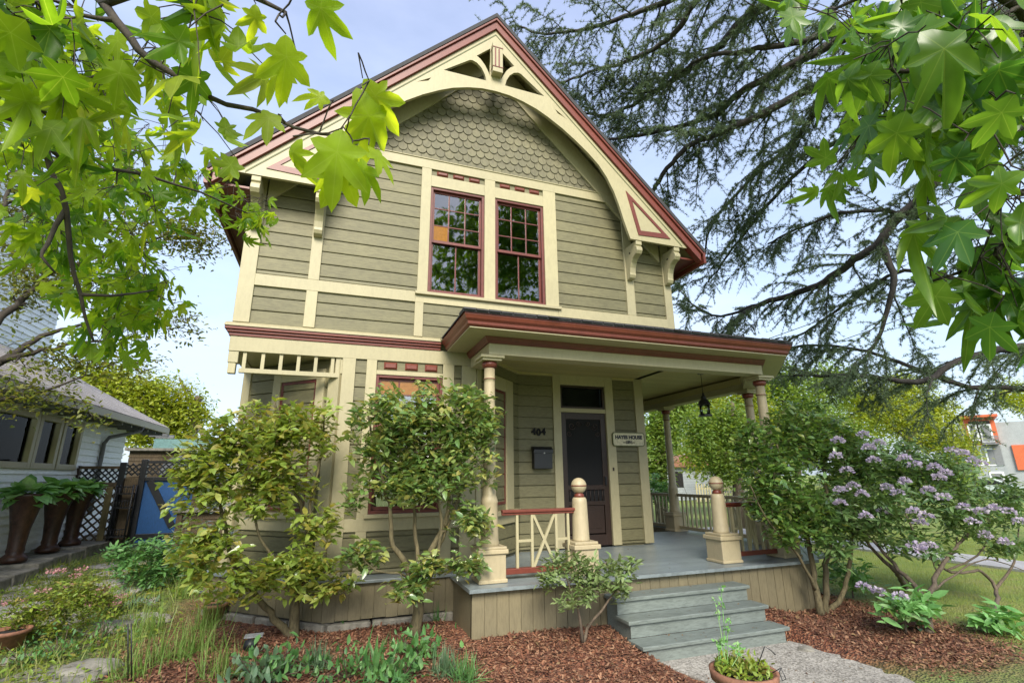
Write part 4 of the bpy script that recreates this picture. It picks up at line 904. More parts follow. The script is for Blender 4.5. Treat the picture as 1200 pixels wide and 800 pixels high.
hero = [((1000, 70), (0, 0), (985, 130), .1, 1.3), ((1085, 30), (0, 0), (1150, 110), .1, 1.2), ((1060, 130), (0, 0), (1035, 200), .1, 1.3), ((1130, 165), (0, 0), (1108, 218), .1, 1.25), ((1110, 330), (0, 0), (1072, 375), .1, 1.35), ((1165, 365), (0, 0), (1150, 412), .1, 1.3), ((1200, 200), (0, 0), (1135, 240), .1, 1.2), ((1140, 255), (0, 0), (1090, 300), .1, 1.3), ((1030, 70), (0, 0), (1000, 118), .1, 1.3), ((1190, 110), (0, 0), (1150, 165), .1, 1.15)]
gr, LP, LA, LN, LS = gum('sweetgum_tree', 'sweetgum with deep green leaves hanging over the upper right corner', baseR, trunkR, lim, spr, [PD(*h_[0], h_[4]) for h_ in hero])
for st, mid, tip, s, d in hero:
    p = PD(*st, d); q = PD(*tip, d * (.97 + .05 * rng.random())); LP.append(p); LA.append(q - p); LN.append(_n(EYEV - p) + rng.normal(size=3) * .4 + np.array([0, 0, .3])); LS.append(float(np.linalg.norm(q - p)) + .02)
bc = blobs([((4.9, -2.4, 10.), (3., 1.6, 2.4)), ((6.4, -3, 11.8), (2.8, 1.8, 2.2))], 1700, .45)
P2, A2, N2 = rosettes(bc, 4, .06, .0, droop=.5)
LP = np.concatenate([np.array(LP), P2]); LA = np.concatenate([np.array(LA), A2]); LN = np.concatenate([np.array(LN), N2]); LS = np.concatenate([np.array(LS), .16 + .08 * rng.random(len(P2))])
starleaves(LP, LA, LN, LS, 'gumd', gr)
# ---- the big cedar
cb = np.array([19., 4.2, 0.])
ced = thing('cedar_tree', 'huge dark cedar whose drooping needle branches fill the sky at the right', 'tree', cb)
mb = MB(); mb.tube([(19, 4.2, -.1), (18.9, 4.2, 3), (18.7, 4.3, 7), (18.6, 4.3, 12), (18.4, 4.3, 20)], [.75, .6, .5, .38, .2], 14); mb.build('trunk', 'cedarbark', ced)
limbs = [
 ([(1330, 60, 13), (1200, 150, 10.8), (1140, 180, 10.5), (1101, 207, 10.3), (1071, 240, 10.2), (1047, 261, 10.1), (1032, 285, 10), (1008, 300, 10.1), (966, 330, 10.3), (927, 345, 10.6), (894, 355, 10.8), (870, 368, 11), (850, 395, 11.2)], .13, .03),
 ([(1032, 285, 10), (1040, 302, 9.9), (1048, 330, 9.8), (1040, 360, 9.8), (1034, 385, 9.8), (1012, 425, 9.8)], .055, .015),
 ([(1330, 400, 13), (1210, 406, 11), (1155, 414, 10.6), (1116, 426, 10.3), (1095, 441, 10.2), (1074, 447, 10.1), (1032, 444, 10.1), (980, 440, 10.3), (930, 440, 10.6)], .09, .02),
 ([(1250, -20, 13), (1080, 60, 10), (960, 102, 9.2), (936, 111, 9.1), (885, 138, 9), (840, 157, 9), (804, 174, 9.2), (768, 218, 9.4), (752, 260, 9.6), (748, 285, 9.7)], .12, .02),
 ([(1180, -40, 12), (1000, 40, 10), (900, 90, 9.6), (867, 108, 9.5), (840, 133, 9.5), (790, 150, 9.7), (740, 160, 9.9), (690, 165, 10)], .11, .015),
 ([(1100, -60, 11), (894, 9, 10), (840, 58, 9.8), (801, 87, 9.9), (750, 118, 10), (710, 135, 10.1), (670, 130, 10.2)], .10, .015),
 ([(1150, 60, 12), (972, 111, 10.4), (954, 135, 10.3), (930, 165, 10.3), (900, 192, 10.4), (868, 222, 10.5), (835, 262, 10.6), (825, 300, 10.7)], .06, .015),
 ([(1000, -60, 10.5), (840, -20, 9.8), (760, 10, 9.8), (700, 30, 10), (640, 40, 10.2), (605, 30, 10.4)], .08, .012),
 ([(980, -80, 9.5), (830, -10, 9), (790, 40, 9), (740, 70, 9.2), (690, 85, 9.4), (650, 100, 9.6)], .07, .012),
 ([(1200, 40, 12), (1100, 130, 11), (1020, 150, 10.8), (960, 180, 10.8), (900, 240, 11), (860, 290, 11.2), (830, 330, 11.3)], .07, .015),
 ([(1300, 230, 12.5), (1180, 270, 11), (1110, 262, 10.8), (1050, 248, 10.8), (985, 250, 10.9), (930, 270, 11), (900, 285, 11.2)], .06, .015),
 ([(1260, 330, 12.5), (1140, 330, 11.2), (1060, 318, 11), (1000, 350, 11), (950, 385, 11.2), (905, 410, 11.4)], .05, .012),
 ([(1300, 470, 13), (1200, 455, 12), (1130, 452, 11.6), (1070, 430, 11.5), (1000, 408, 11.6), (940, 405, 11.8), (890, 415, 12)], .06, .012),
 ([(1060, 20, 10), (930, 50, 9.3), (870, 60, 9.2), (820, 70, 9.3), (770, 105, 9.5), (730, 110, 9.6)], .06, .012),
 ([(880, 360, 11), (840, 370, 11.4), (810, 355, 11.7), (790, 330, 12)], .03, .01),
]
mb = MB(); tw = []   # sub twigs for needles
def smooth_line(P_, step):
    out = []
    for i in range(len(P_) - 1):
        p0 = P_[max(i - 1, 0)]; p1 = P_[i]; p2 = P_[i + 1]; p3 = P_[min(i + 2, len(P_) - 1)]; k = max(2, int(np.linalg.norm(p2 - p1) / step))
        for j in range(k):
            t = j / k; out.append(.5 * ((2 * p1) + (p2 - p0) * t + (2 * p0 - 5 * p1 + 4 * p2 - p3) * t * t + (3 * p1 - p0 - 3 * p2 + p3) * t ** 3))
    out.append(P_[-1]); return out
UPV = np.array([0, 0, 1.])
for pts, r0, r1 in limbs:
    ln_ = smooth_line([PD(p[0], p[1], p[2] * 1.28) for p in pts], .14)
    ln_ = [p + rng.normal(size=3) * .012 for p in ln_]
    n = len(ln_); rr = [r0 + (r1 - r0) * (i / n) ** .8 for i in range(n)]
    mb.tube(ln_, [q * 1.45 for q in rr], 8)
    for i in range(4, n):
        frac = i / n
        if rng.random() > .50 + .45 * frac: continue
        d = _n(ln_[min(i + 1, n - 1)] - ln_[i - 1]); sd = _n(np.cross(d, UPV)) * rng.choice([-1, 1])
        d2 = _n(d * (.5 + rng.random() * .5) + sd * (.5 + rng.random() * .7) + UPV * rng.normal() * .4 - UPV * .02)
        Ls = (.6 + 1.3 * rng.random()) * (1.15 - .45 * frac); p = ln_[i].copy(); path = [p]; k = int(Ls / .11) + 2
        for j in range(k):
            d2 = _n(d2 - UPV * .05 + rng.normal(size=3) * .07); p = p + d2 * Ls / k; path.append(p)
        r = min(rr[i] * .5, .022); mb.tube(path, [r + (.004 - r) * (j / len(path)) for j in range(len(path))], 5, False)
        for j in range(1, len(path)):
            for s_ in range(2):
                if rng.random() > .9: continue
                sd2 = _n(np.cross(d2, UPV)) * (1 if s_ else -1)
                d3 = _n(d2 * (.3 + .7 * rng.random()) + sd2 * (.3 + .8 * rng.random()) + rng.normal(size=3) * .28 - UPV * (.4 * rng.random())); l3 = .08 + .48 * rng.random() ** 1.5
                q = path[j]; tw.append((q, q + d3 * l3 * .5, q + d3 * l3 - UPV * .06 * rng.random()))
for q, a, b in tw: mb.tube([q, a, b], [.005, .004, .002], 3, False)
mb.build('branches', 'cedarbark', ced, recalc=False)
tw = np.array(tw); K = 11
t_ = (np.arange(K) + .5)[None, :, None] / K + rng.normal(size=(len(tw), K, 1)) * .03
C = np.where(t_ < .5, tw[:, None, 0] * (1 - 2 * t_) + tw[:, None, 1] * 2 * t_, tw[:, None, 1] * (2 - 2 * t_) + tw[:, None, 2] * (2 * t_ - 1)).reshape(-1, 3)
D = np.repeat(tw[:, 2] - tw[:, 0], K, axis=0); D /= np.linalg.norm(D, axis=1, keepdims=True)
sel = rng.random(len(C)) < .85; C = C[sel]; D = D[sel]
nn = 8; C = np.repeat(C, nn, axis=0); D = np.repeat(D, nn, axis=0)
A = D * .35 + rnd(len(C)) + np.array([0, 0, .35]); 
print('cedar needles', len(C), 'twigs', len(tw))
leaves('needles', C, A, rnd(len(C)), (.046 + .03 * rng.random(len(C))), (np.array([(-.085, 0, 0), (.085, 0, 0), (0, 1, 0)]), [(0, 1, 2)], None), 'cedar', ced)
# ================================================================= GROUND
def axis(a, b, st, far): 
    near = np.arange(a, b + 1e-6, st); k = np.array([1, 2.5, 5, 9, 15, 25, 45, 80, 150, 300, 600.])
    return np.concatenate([(a - k)[::-1], near, b + k])
gx = axis(-8, 18, .09, 0); gy = axis(1.0, 17, .09, 0)
GX, GY = np.meshgrid(gx, gy); GZ = gz(GX, GY)
nearm = (GX > -8) & (GX < 18) & (GY > 1) & (GY < 17)
GZ = GZ + np.where(nearm, rng.normal(size=GX.shape) * .006, 0)
hs = ((GX > 3.5) & (GX < 5.45) & (GY > 5.0) & (GY < 5.9)); GZ = np.where(hs, -.03, GZ)
nx, ny = len(gx), len(gy)
me = bpy.data.meshes.new('ground')
idx = np.arange(nx * ny).reshape(ny, nx)
q = np.stack([idx[:-1, :-1], idx[:-1, 1:], idx[1:, 1:], idx[1:, :-1]], -1).reshape(-1, 4)
me.vertices.add(nx * ny); me.vertices.foreach_set('co', np.stack([GX, GY, GZ], -1).astype(np.float32).ravel())
me.loops.add(q.size); me.loops.foreach_set('vertex_index', q.astype(np.int32).ravel())
me.polygons.add(len(q)); me.polygons.foreach_set('loop_start', np.arange(0, q.size, 4, dtype=np.int32)); me.update(calc_edges=True)
me.polygons.foreach_set('use_smooth', np.ones(len(q), bool))
def mulchmask(x, y):
    a = sst(-2.3, -1.3, x) * (1 - sst(7.0, 8.2, x)) * sst(3.4, 4.4, y + .25 * np.sin(x * 2.2)) 
    return a
def grassmask(x, y): return np.maximum(sst(7.2, 8.2, x - .3 * np.sin(y * 1.3)), np.maximum(sst(17, 22, np.hypot(x, y)), 1 - sst(1., 2.5, y)))
for nm, fn in (('mulch', mulchmask), ('grass', grassmask)):
    at = me.attributes.new(nm, 'FLOAT', 'POINT'); at.data.foreach_set('value', fn(GX, GY).astype(np.float32).ravel())
gm, nt, b = newmat('ground_soil')
def attr(n):
    a = nt.nodes.new('ShaderNodeAttribute'); a.attribute_name = n; return a.outputs['Fac']
def vor(scale, out='Color', feat='F1'):
    tc = nt.nodes.new('ShaderNodeTexCoord'); v = nt.nodes.new('ShaderNodeTexVoronoi'); nt.links.new(tc.outputs['Object'], v.inputs['Vector']); v.inputs['Scale'].default_value = scale; v.feature = feat; return v.outputs[out]
sp = nt.nodes.new('ShaderNodeSeparateColor'); nt.links.new(vor(42), sp.inputs[0])
rm = ramp(nt, [(0, (.04, .014, .008)), (.3, (.12, .04, .02)), (.6, (.21, .075, .036)), (.85, (.28, .125, .06)), (1, (.34, .2, .12))]); nt.links.new(sp.outputs[0], rm.inputs[0])
rs = ramp(nt, [(.3, (.10, .075, .045)), (.42, (.14, .16, .05)), (.6, (.13, .21, .045)), (.74, (.24, .22, .13))]); nt.links.new(noise(nt, 2.6, 8, .72), rs.inputs[0])
rg = ramp(nt, [(.3, (.13, .20, .035)), (.5, (.19, .25, .045)), (.62, (.23, .24, .07)), (.72, (.16, .22, .04))]); nt.links.new(noise(nt, 1.1, 8, .7), rg.inputs[0])
c1 = mixc(nt, attr('mulch'), rs.outputs[0], rm.outputs[0]); c2 = mixc(nt, attr('grass'), c1, rg.outputs[0])
nt.links.new(c2, b.inputs['Base Color']); b.inputs['Roughness'].default_value = .95
bump(nt, b, vor(42, 'Distance'), .9, .03)
M['ground'] = gm
tag(link('ground', me, 'ground'), kind='structure')
def gravel_mat(name, stops, sc, bst):
    m, nt2, b = newmat(name); tc = nt2.nodes.new('ShaderNodeTexCoord'); v = nt2.nodes.new('ShaderNodeTexVoronoi'); nt2.links.new(tc.outputs['Object'], v.inputs['Vector']); v.inputs['Scale'].default_value = sc
    s_ = nt2.nodes.new('ShaderNodeSeparateColor'); nt2.links.new(v.outputs['Color'], s_.inputs[0]); r = ramp(nt2, stops); nt2.links.new(s_.outputs[0], r.inputs[0])
    r2 = ramp(nt2, [(.3, (.7,) * 3), (.65, (1.05,) * 3)]); nt2.links.new(noise(nt2, 1.7, 6, .7), r2.inputs[0])
    nt2.links.new(mixc(nt2, 1., r.outputs[0], r2.outputs[0], 'MULTIPLY'), b.inputs['Base Color']); b.inputs['Roughness'].default_value = .9; bump(nt2, b, v.outputs['Distance'], bst, .01); return m
M['aggregate'] = gravel_mat('pebble_concrete', [(0, (.18, .165, .14)), (.5, (.33, .31, .27)), (1, (.46, .43, .38))], 55, .5)
M['walk'] = gravel_mat('sidewalk_concrete', [(0, (.30, .30, .31)), (1, (.38, .38, .39))], 30, .2)
M['flag'] = paint('flagstone', (.38, .36, .34), .85, .25, (1, 1, 1), .45, .6)
M['asphalt'] = gravel_mat('asphalt', [(0, (.04, .04, .042)), (1, (.065, .065, .068))], 60, .3)
# front path
P_ = [(3.50, 5.16), (5.35, 5.16), (5.42, 4.95), (5.75, 4.2), (6.1, 3.2), (6.3, 1.2), (3.6, 1.2), (3.75, 3.4), (3.68, 4.3), (3.5, 4.85)]
m = MB(); m.prism(P_, lambda p: (p[0], p[1], -.05), lambda p: (p[0], p[1], .012)); o = m.build('path', 'aggregate', None, .008); tag(o, kind='structure')
# sidewalk across the lawn, street beyond
def strip(name, pts, w, mat, dz, th=.05):
    m = MB(); pts = [np.array(p, float) for p in pts]
    for i in range(len(pts) - 1):
        d = _n(pts[i + 1] - pts[i]); n = np.array([-d[1], d[0]]) * w / 2; k = max(1, int(np.linalg.norm(pts[i + 1] - pts[i]) / 1.5))
        for j in range(k):
            a = pts[i] + (pts[i + 1] - pts[i]) * j / k + d * .006; c = pts[i] + (pts[i + 1] - pts[i]) * (j + 1) / k - d * .006
            zs = [float(gz(*(p_))) + dz for p_ in (a - n, a + n, c + n, c - n)]; qs = [a - n, a + n, c + n, c - n]
            m.hexa([(*q_, z_ - th) for q_, z_ in zip(qs, zs)] + [(*q_, z_) for q_, z_ in zip(qs, zs)])
    o = m.build(name, mat); tag(o, kind='structure'); return o
a1 = PG(1029, 643)[:2]; a2 = PG(1171, 661)[:2]; dd = _n(a2 - a1)
strip('pavement', [a1 - dd * 6, a1, a2, a2 + dd * 6], 1.25, 'walk', .05)
s1 = PG(1120, 566)[:2]; 
strip('road', [(30, 90), (47, 40), (62, 8), (75, -25)], 8, 'asphalt', .03)
# flagstone path on the left
m = MB()
for i in range(60):
    px, py = rng.random() * 190 - 20, 650 + rng.random() * 75
    g = PG(px, py); r = .22 + .2 * rng.random()
    if any(np.hypot(*(g[:2] - o_[:2])) < (r + o_[2]) * .86 for o_ in m.__dict__.setdefault('st', [])): continue
    m.st.append((g[0], g[1], r)); n = 8; an = np.sort(rng.random(n) * .5 + np.arange(n)) / n * 2 * math.pi
    pol = [(g[0] + r * (.8 + .35 * rng.random()) * math.cos(a), g[1] + r * (.8 + .35 * rng.random()) * math.sin(a)) for a in an]
    h = g[2] + .02 + rng.normal() * .006; m.prism(pol, lambda p: (p[0], p[1], h - .08), lambda p: (p[0], p[1], h))
tag(m.build('stone_path', 'flag', None, .012), kind='structure')
# mulch chips, dead leaves, lawn blades, small weeds
def scat(name, n, x0, x1, y0, y1, prob, tm, mat, s0, s1, flat=.25, lift=.01, kind='stuff', upn=False):
    x = x0 + (x1 - x0) * rng.random(n); y = y0 + (y1 - y0) * rng.random(n); k = rng.random(n) < prob(x, y); x, y = x[k], y[k]
    P = np.stack([x, y, gz(x, y) + lift], 1); A = rnd(len(P))
    if upn: A = A * .45 + np.array([0, 0, 1.]); N = rnd(len(P))
    else: A[:, 2] *= flat; N = rnd(len(P)) * .5 + np.array([0, 0, 1.])
    o = leaves(name, P, A, N, s0 + (s1 - s0) * rng.random(len(P)), tm, mat); o['kind'] = kind; return o
free = lambda x, y: ~(((x > 1.5) & (x < 6.85) & (y > 5.95)) | ((x > 3.45) & (x < 5.6) & (y < 5.97) & (y > 3.)) | ((x > -.05) & (x < 2) & (y > 6.87)))
M['chip'] = leafmat('bark_chip', [(.05, .02, .012), (.14, .055, .028), (.23, .10, .052), (.33, .19, .11), (.10, .04, .022), (.19, .075, .04)], 0, .9)
CH = (np.array([(-.22, 0, 0), (.22, .05, 0), (.16, 1, .06), (-.2, .9, 0)]), [(0, 1, 2), (0, 2, 3)], None)
scat('mulch_chips', 75000, -2.2, 7.6, 3.6, 7.2, lambda x, y: mulchmask(x, y) * free(x, y) * .95, CH, 'chip', .016, .05, .4)
scat('fallen_leaves', 3000, -3.5, 8, 3.6, 7.2, lambda x, y: free(x, y) * (.25 + .75 * sst(5.4, 6.2, x)), OV, 'dry', .03, .07, .3, .02)
scat('lawn_grass', 90000, 7.2, 17.5, 3.0, 13.5, lambda x, y: grassmask(x, y) * free(x, y) * (np.abs((x - a1[0]) * -dd[1] + (y - a1[1]) * dd[0]) > .66), BL, 'lawn', .03, .07, upn=True)
weed = lambda x, y: (1 - mulchmask(x, y)) * (1 - sst(6.4, 7, x)) * free(x, y) * (.5 + .5 * np.sin(x * 3.3 + 1) * np.sin(y * 2.7))
scat('grass', 45000, -6.5, 1., 3.5, 12, lambda x, y: weed(x, y) * .8, BL, 'grassy', .06, .18, upn=True)
scat('ground_cover', 36000, -6, -.6, 3.6, 11.5, lambda x, y: weed(x, y) * .7, OV, 'spirea', .035, .085, .5, .06)
M['greengrass'] = leafmat('green_grass_blade', [(.12, .24, .04), (.17, .30, .06), (.22, .33, .08), (.26, .32, .10)], .35, .5)
for (x0, x1, y0, y1, z, n) in ((1.8, 6.8, 5.98, 8.2, .722, 70), (3.56, 5.4, 5.67, 5.9, .543, 12), (3.56, 5.4, 5.40, 5.64, .363, 14), (3.56, 5.4, 5.12, 5.38, .183, 18), (3.6, 5.6, 3.2, 5.1, .016, 60)):
    P = np.stack([x0 + (x1 - x0) * rng.random(n), y0 + (y1 - y0) * rng.random(n), np.full(n, z + .004)], 1); A = rnd(n); A[:, 2] = 0
    leaves('fallen_leaves', P, A, rnd(n) * .15 + np.array([0, 0, 1.]), .012 + .03 * rng.random(n), OV, 'dry')['kind'] = 'stuff'
# ---- bedding plants, each one an object of its own
def clump(name, label, cat, px, py, n, s, mat, tm=BL, spread=.06, lean=.5, group=None, hgt=0., per=None):
    b = PG(px, py); t = thing(name, label, cat, b, group)
    P = b + np.stack([rng.normal(size=n) * spread, rng.normal(size=n) * spread, np.abs(rng.normal(size=n)) * hgt], 1)
    A = rnd(n) * lean + np.array([0, 0, 1.]); N = -A * np.array([0, 0, 1.]) + np.stack([A[:, 0], A[:, 1], np.ones(n)], 1) + rnd(n) * .3
    leaves('foliage', P, A, N, s * (.6 + .6 * rng.random(n)), tm, mat, t)
    if hgt > 0:
        m = MB()
        for i in range(0, n, 5): m.tube([(b[0] + rng.normal() * .02, b[1] + rng.normal() * .02, b[2]), tuple(P[i])], .004, 4, False)
        m.build('stems', 'twig', t, recalc=False)
    return t
def bush(name, label, cat, px, py, bl, ncl, per, size, mat, tm=OV, group=None, tilt=.4, y=None):
    b = PG(px, py); y = y or b[1]
    bb = [blob(*q_[:2], y + (q_[4] if len(q_) > 4 else 0), q_[2], q_[3]) for q_ in bl]
    st = [([b, b + np.array([.05 * rng.normal(), .05 * rng.normal(), .12])], .012, .006)]
    return shrub(name, label, cat, b, st, bb, ncl, per, size, mat, tm, 'twig', group, shell=.6, tilt=tilt, rt=.004)
sb, CS = bush('spirea_bush', 'low yellow green spirea bush with faded pink flower heads at the lower left', 'shrub', 60, 752, [(35, 718, 42, 22), (90, 700, 42, 20), (120, 705, 26, 18), (60, 735, 50, 14), (20, 740, 24, 14)], 420, 9, .052, 'spirea')
PP = []; 
for px, py in ((62, 652 + 10), (88, 668), (96, 660), (50, 685), (24, 698), (122, 683), (118, 690), (142, 692), (108, 700), (5, 700), (80, 680), (70, 663), (135, 700), (48, 705)):
    c = PX(px, py + 6, PG(60, 752)[1]); q = c + rnd(46) * np.array([.06, .06, .02]); leaves('flower_head', q, rnd(46), rnd(46), .016 + .012 * rng.random(46), QD, 'pink', sb)
bush('columbine_plant', 'lush blue green ferny plant left of the yellow camellia', 'plant', 190, 690, [(190, 655, 52, 26), (150, 648, 28, 16), (225, 665, 26, 20), (170, 675, 34, 14)], 330, 8, .085, 'lush')
bush('columbine_plant', 'pale green leafy plant beside the bay skirt behind the terracotta pot', 'plant', 262, 700, [(262, 690, 22, 14), (290, 705, 22, 9)], 60, 7, .06, 'blue_green')
gr_ = [(200, 775, 'arching grass clump at the lower left beside two thin stakes'), (230, 765, 'tall bright grass clump right of the thin stakes'), (172, 745, 'short grass clump next to the flat grey stone'), (150, 792, 'pale grass clump at the bottom edge left of the stakes'), (240, 735, 'grass clump in front of the terracotta pot'), (215, 700, 'grass clump below the ferny green plant'), (255, 790, 'bluish grass clump at the bottom edge left of the garden light'), (120, 725, 'grassy tuft behind the flat grey stone')]
for px, py, lb in gr_: clump('grass_clump', lb, 'grass clump', px, py, 150, .28, 'greengrass', tmpl_blade(.032, .8), .10, 1.5, 'grass clumps at the lower left')
lf = [(330, 790, .12, 'leafy green seedlings at the bottom edge below the camellia trunk', 'lush'), (372, 782, .13, 'silvery green spiky plant in front of the camellia trunk', 'blue_green'), (405, 795, .13, 'broad leaved green plant at the bottom edge left of the long leaved one', 'lush'), (440, 792, .15, 'long leaved bright green plant in the mulch at the bottom', 'lush'), (470, 798, .13, 'leafy green plant at the bottom edge right of the long leaved one', 'lush'), (520, 790, .10, 'pale feathery plant in the mulch at the bottom centre', 'blue_green'), (545, 798, .10, 'low leafy plant at the bottom edge right of the feathery plant', 'lush'), (490, 770, .12, 'drooping fern like plant in front of the greener camellia', 'lush'), (300, 798, .12, 'bluish leafy plant at the bottom edge under the garden light', 'blue_green'), (30, 778, .10, 'blue green ground plant under the spirea', 'lush'), (70, 772, .10, 'leafy ground plant right of the blue green one under the spirea', 'lush'), (118, 752, .08, 'little green plant in front of the flat grey stone', 'lush'), (150, 715, .12, 'round leaved plant beside the flat grey stone', 'blue_green')]
for px, py, s, lb, mt in lf:
    if 'spiky' in lb or 'feathery' in lb: clump('bedding_plant', lb, 'plant', px, py, 150, .24, mt, tmpl_blade(.04, .25), .05, 1.0, 'bedding plants along the bottom of the picture')
    elif 'long leaved' in lb and 'of the' not in lb: clump('bedding_plant', lb, 'plant', px, py, 34, .30, 'lush', tmpl_blade(.15, .6), .06, 1.1, 'bedding plants along the bottom of the picture')
    else: clump('bedding_plant', lb, 'plant', px, py, 130, s * (.5 + .35 * rng.random()), mt, OV, .13, 2.6, 'bedding plants along the bottom of the picture', .11)
clump('fern', 'small fern at the foot of the porch corner skirt', 'plant', 512, 728, 26, .24, 'lush', BL, .03, 1.1)
clump('weed', 'small weed growing beside the camellia trunk against the foundation stones', 'plant', 402, 735, 22, .12, 'lush', OV, .03, .8)
# thin stakes
st_ = PG(150, 800); 
for px in (150, 154):
    b = PG(px, 797); m = MB().tube([b, PX(px, 730, b[1])], .006, 6); tag(m.build('garden_stake', 'black'), 'one of two thin dark stakes standing among the grass at the lower left', 'stake', 'thin garden stakes')
# stones and pots
def rock(px, py, r, lab, mat='stone', flat=.4):
    b = PG(px, py); bm = bmesh.new(); bmesh.ops.create_icosphere(bm, subdivisions=3, radius=1)
    for v in bm.verts:
        k = 1 + .16 * math.sin(v.co.x * 3 + px) * math.cos(v.co.y * 2.6 + py) + .1 * math.sin(v.co.z * 5 + v.co.x * 4)
        v.co = Vector((v.co.x * r * k * 1.25, v.co.y * r * k, v.co.z * r * flat * k)) + Vector(b) + Vector((0, 0, r * flat * .3))
    me = bpy.data.meshes.new('garden_stone'); bm.to_mesh(me); bm.free(); me.polygons.foreach_set('use_smooth', [True] * len(me.polygons))
    tag(link('garden_stone', me, mat), lab, 'stone', 'stones in the left bed')
rock(133, 738, .20, 'flat round grey stone among the weeds at the lower left'); rock(183, 728, .15, 'grey stone right of the flat round one'); rock(60, 796, .35, 'big flat pale rock at the bottom left corner', flat=.1); rock(100, 785, .22, 'smaller pale rock right of the big flat one', flat=.25); rock(22, 775, .12, 'small grey stone below the orange pot'); rock(945, 762, .09, 'small stone at the edge of the path by the right mulch bed')
def pot(name, lab, p, r, h, mat='terracotta', fill=True):
    t = thing(name, lab, 'pot', p)
    m = MB().lathe(p, [(r * .68, 0), (r * .9, h * .8), (r * 1.06, h * .8), (r * 1.1, h), (r * .98, h), (r * .9, h * .82), (r * .3, h * .8)], 28); m.build('pot_body', mat, t)
    if fill: m = MB().lathe(p, [(r * .93, h * .84), (r * .1, h * .9)], 20); m.build('soil', 'dark', t)
    return t
pot('flower_pot', 'small terracotta pot against the left end of the bay skirt', PG(250, 726), .15, .2)
pot('flower_pot', 'round orange terracotta pot half hidden under the spirea', PG(6, 762), .17, .2)
pot('flower_pot', 'tipped looking dark little pot between spirea and weeds', PG(134, 722), .07, .13, 'urn')
# planter at the bottom with its plants and wire
pp = PX(872, 793, 3.6); pp[2] = float(gz(pp[0], pp[1])) + .01
pt = pot('planter_pot', 'weathered terracotta planter of seedlings on the path at the bottom', pp, .235, .37, 'terracotta')
top = pp + np.array([0, 0, .37])
n = 420; r = np.sqrt(rng.random(n)) * .21; a = rng.random(n) * 6.283
P = top + np.stack([r * np.cos(a), r * np.sin(a), np.abs(rng.normal(size=n)) * .05 - .03], 1)
t = thing('potted_plant', 'leafy seedlings with one tall seed stalk growing in the path planter', 'plant', top)
leaves('foliage', P, rnd(n) * .9 + np.array([0, 0, .6]), rnd(n) * .6 + np.array([0, 0, 1.]), .03 + .04 * rng.random(n), OV, 'spirea', t)
m = MB(); tips = []
for px, py, px1, py1 in ((848, 778, 845, 690), (853, 780, 854, 727), (845, 780, 846, 748), (858, 780, 860, 755), (851, 778, 838, 705), (843, 780, 841, 752), (863, 780, 868, 757)):
    d = 5.0; p0 = PD(px, py, d); p1 = PD(px1, py1, d); mid = (p0 + p1) / 2 + rng.normal(size=3) * .012
    m.tube([p0, mid, p1], [.004, .003, .002], 5, False); tips.append(p1); tips.append(mid * .4 + p1 * .6)
m.build('stems', 'hosta', t)
for q in tips: k = q + rnd(8) * .022; leaves('seed_head', k, rnd(8), rnd(8), .025 + .025 * rng.random(8), OV, 'hosta', t)
m = MB(); d = 4.95
m.tube([PD(887, 782, d), PD(896, 757, d), PD(903, 761, d), PD(909, 767, d)], .004, 5)
m.tube([PD(905, 788, d), PD(915, 782, d), PD(919, 790, d), PD(921, 795, d), PD(917, 797, d), PD(913, 787, d), PD(916, 782, d)], .004, 5)
tag(m.build('wire_ornament', 'black'), 'curled black wire ornament stuck in the path planter', 'ornament')
# garden spotlight
g = PG(293, 772); t = thing('garden_light', 'small dark garden spotlight on a stake in the mulch at the bottom left', 'garden light', g)
m = MB().tube([g, g + np.array([0, 0, .12])], .012, 8); m.build('stake', 'black', t)
m = MB().tube([g + np.array([-.02, -.08, .15]), g + np.array([0, .0, .13]), g + np.array([0, .07, .11])], [.055, .05, .03], 12); m.build('lamp_head', 'black', t)
m = MB().box(g[0] - .08, g[0] + .09, g[1] + .0, g[1] + .13, g[2] + .19, g[2] + .2); m.build('solar_panel', 'dgray', t)
# downspout on the bay corner strip is not seen; leaves fallen on the mulch
# ================================================================= NEIGHBOUR AND LEFT SIDE
XN = -5.2
def PXX(px, py, x):
    r = ray(px, py); r = r * (x / r[0]); return np.array([r[0], r[1], r[2] + EYE])
nb = thing('neighbour_house', 'white clapboard neighbouring house with cream framed windows at the left edge', 'house', (XN - 2, 11, .3))
WN = ((XN, 0), (0, 1), (1, 0))
def nsid(mb, W, s0, s1, z0, z1, e=.14):
    k = z0
    while k < z1:
        b = min(k + e, z1); O, u, n_ = W; P = lambda s, o, z: (O[0] + u[0] * s + n_[0] * o, O[1] + u[1] * s + n_[1] * o, z)
        mb.add([P(s0, .026, k), P(s1, .026, k), P(s1, .002, b), P(s0, .002, b), P(s0, .0, k), P(s1, .0, k)], [(0, 1, 2, 3), (4, 5, 1, 0)]); k = b
wy = [(PXX(a, 541, XN)[1], PXX(b, 545, XN)[1]) for a, b in ((-30, 28), (36, 58), (66, 84))]
wy = [(max(8.6, a), b) for a, b in wy]
ZS, ZT = 2.26, 3.08; YB = 15.9
m = MB(); nsid(m, WN, 5, wy[0][0], .4, 3.6); nsid(m, WN, wy[-1][1], YB, .4, 3.6); nsid(m, WN, wy[0][0], wy[-1][1], .4, ZS); nsid(m, WN, wy[0][0], wy[-1][1], ZT, 3.6)
for i in range(2): nsid(m, WN, wy[i][1], wy[i + 1][0], ZS, ZT)
nsid(m, ((XN, YB), (-1, 0), (0, 1)), 0, 5, .4, 3.6); m.build('wall', 'white', nb)
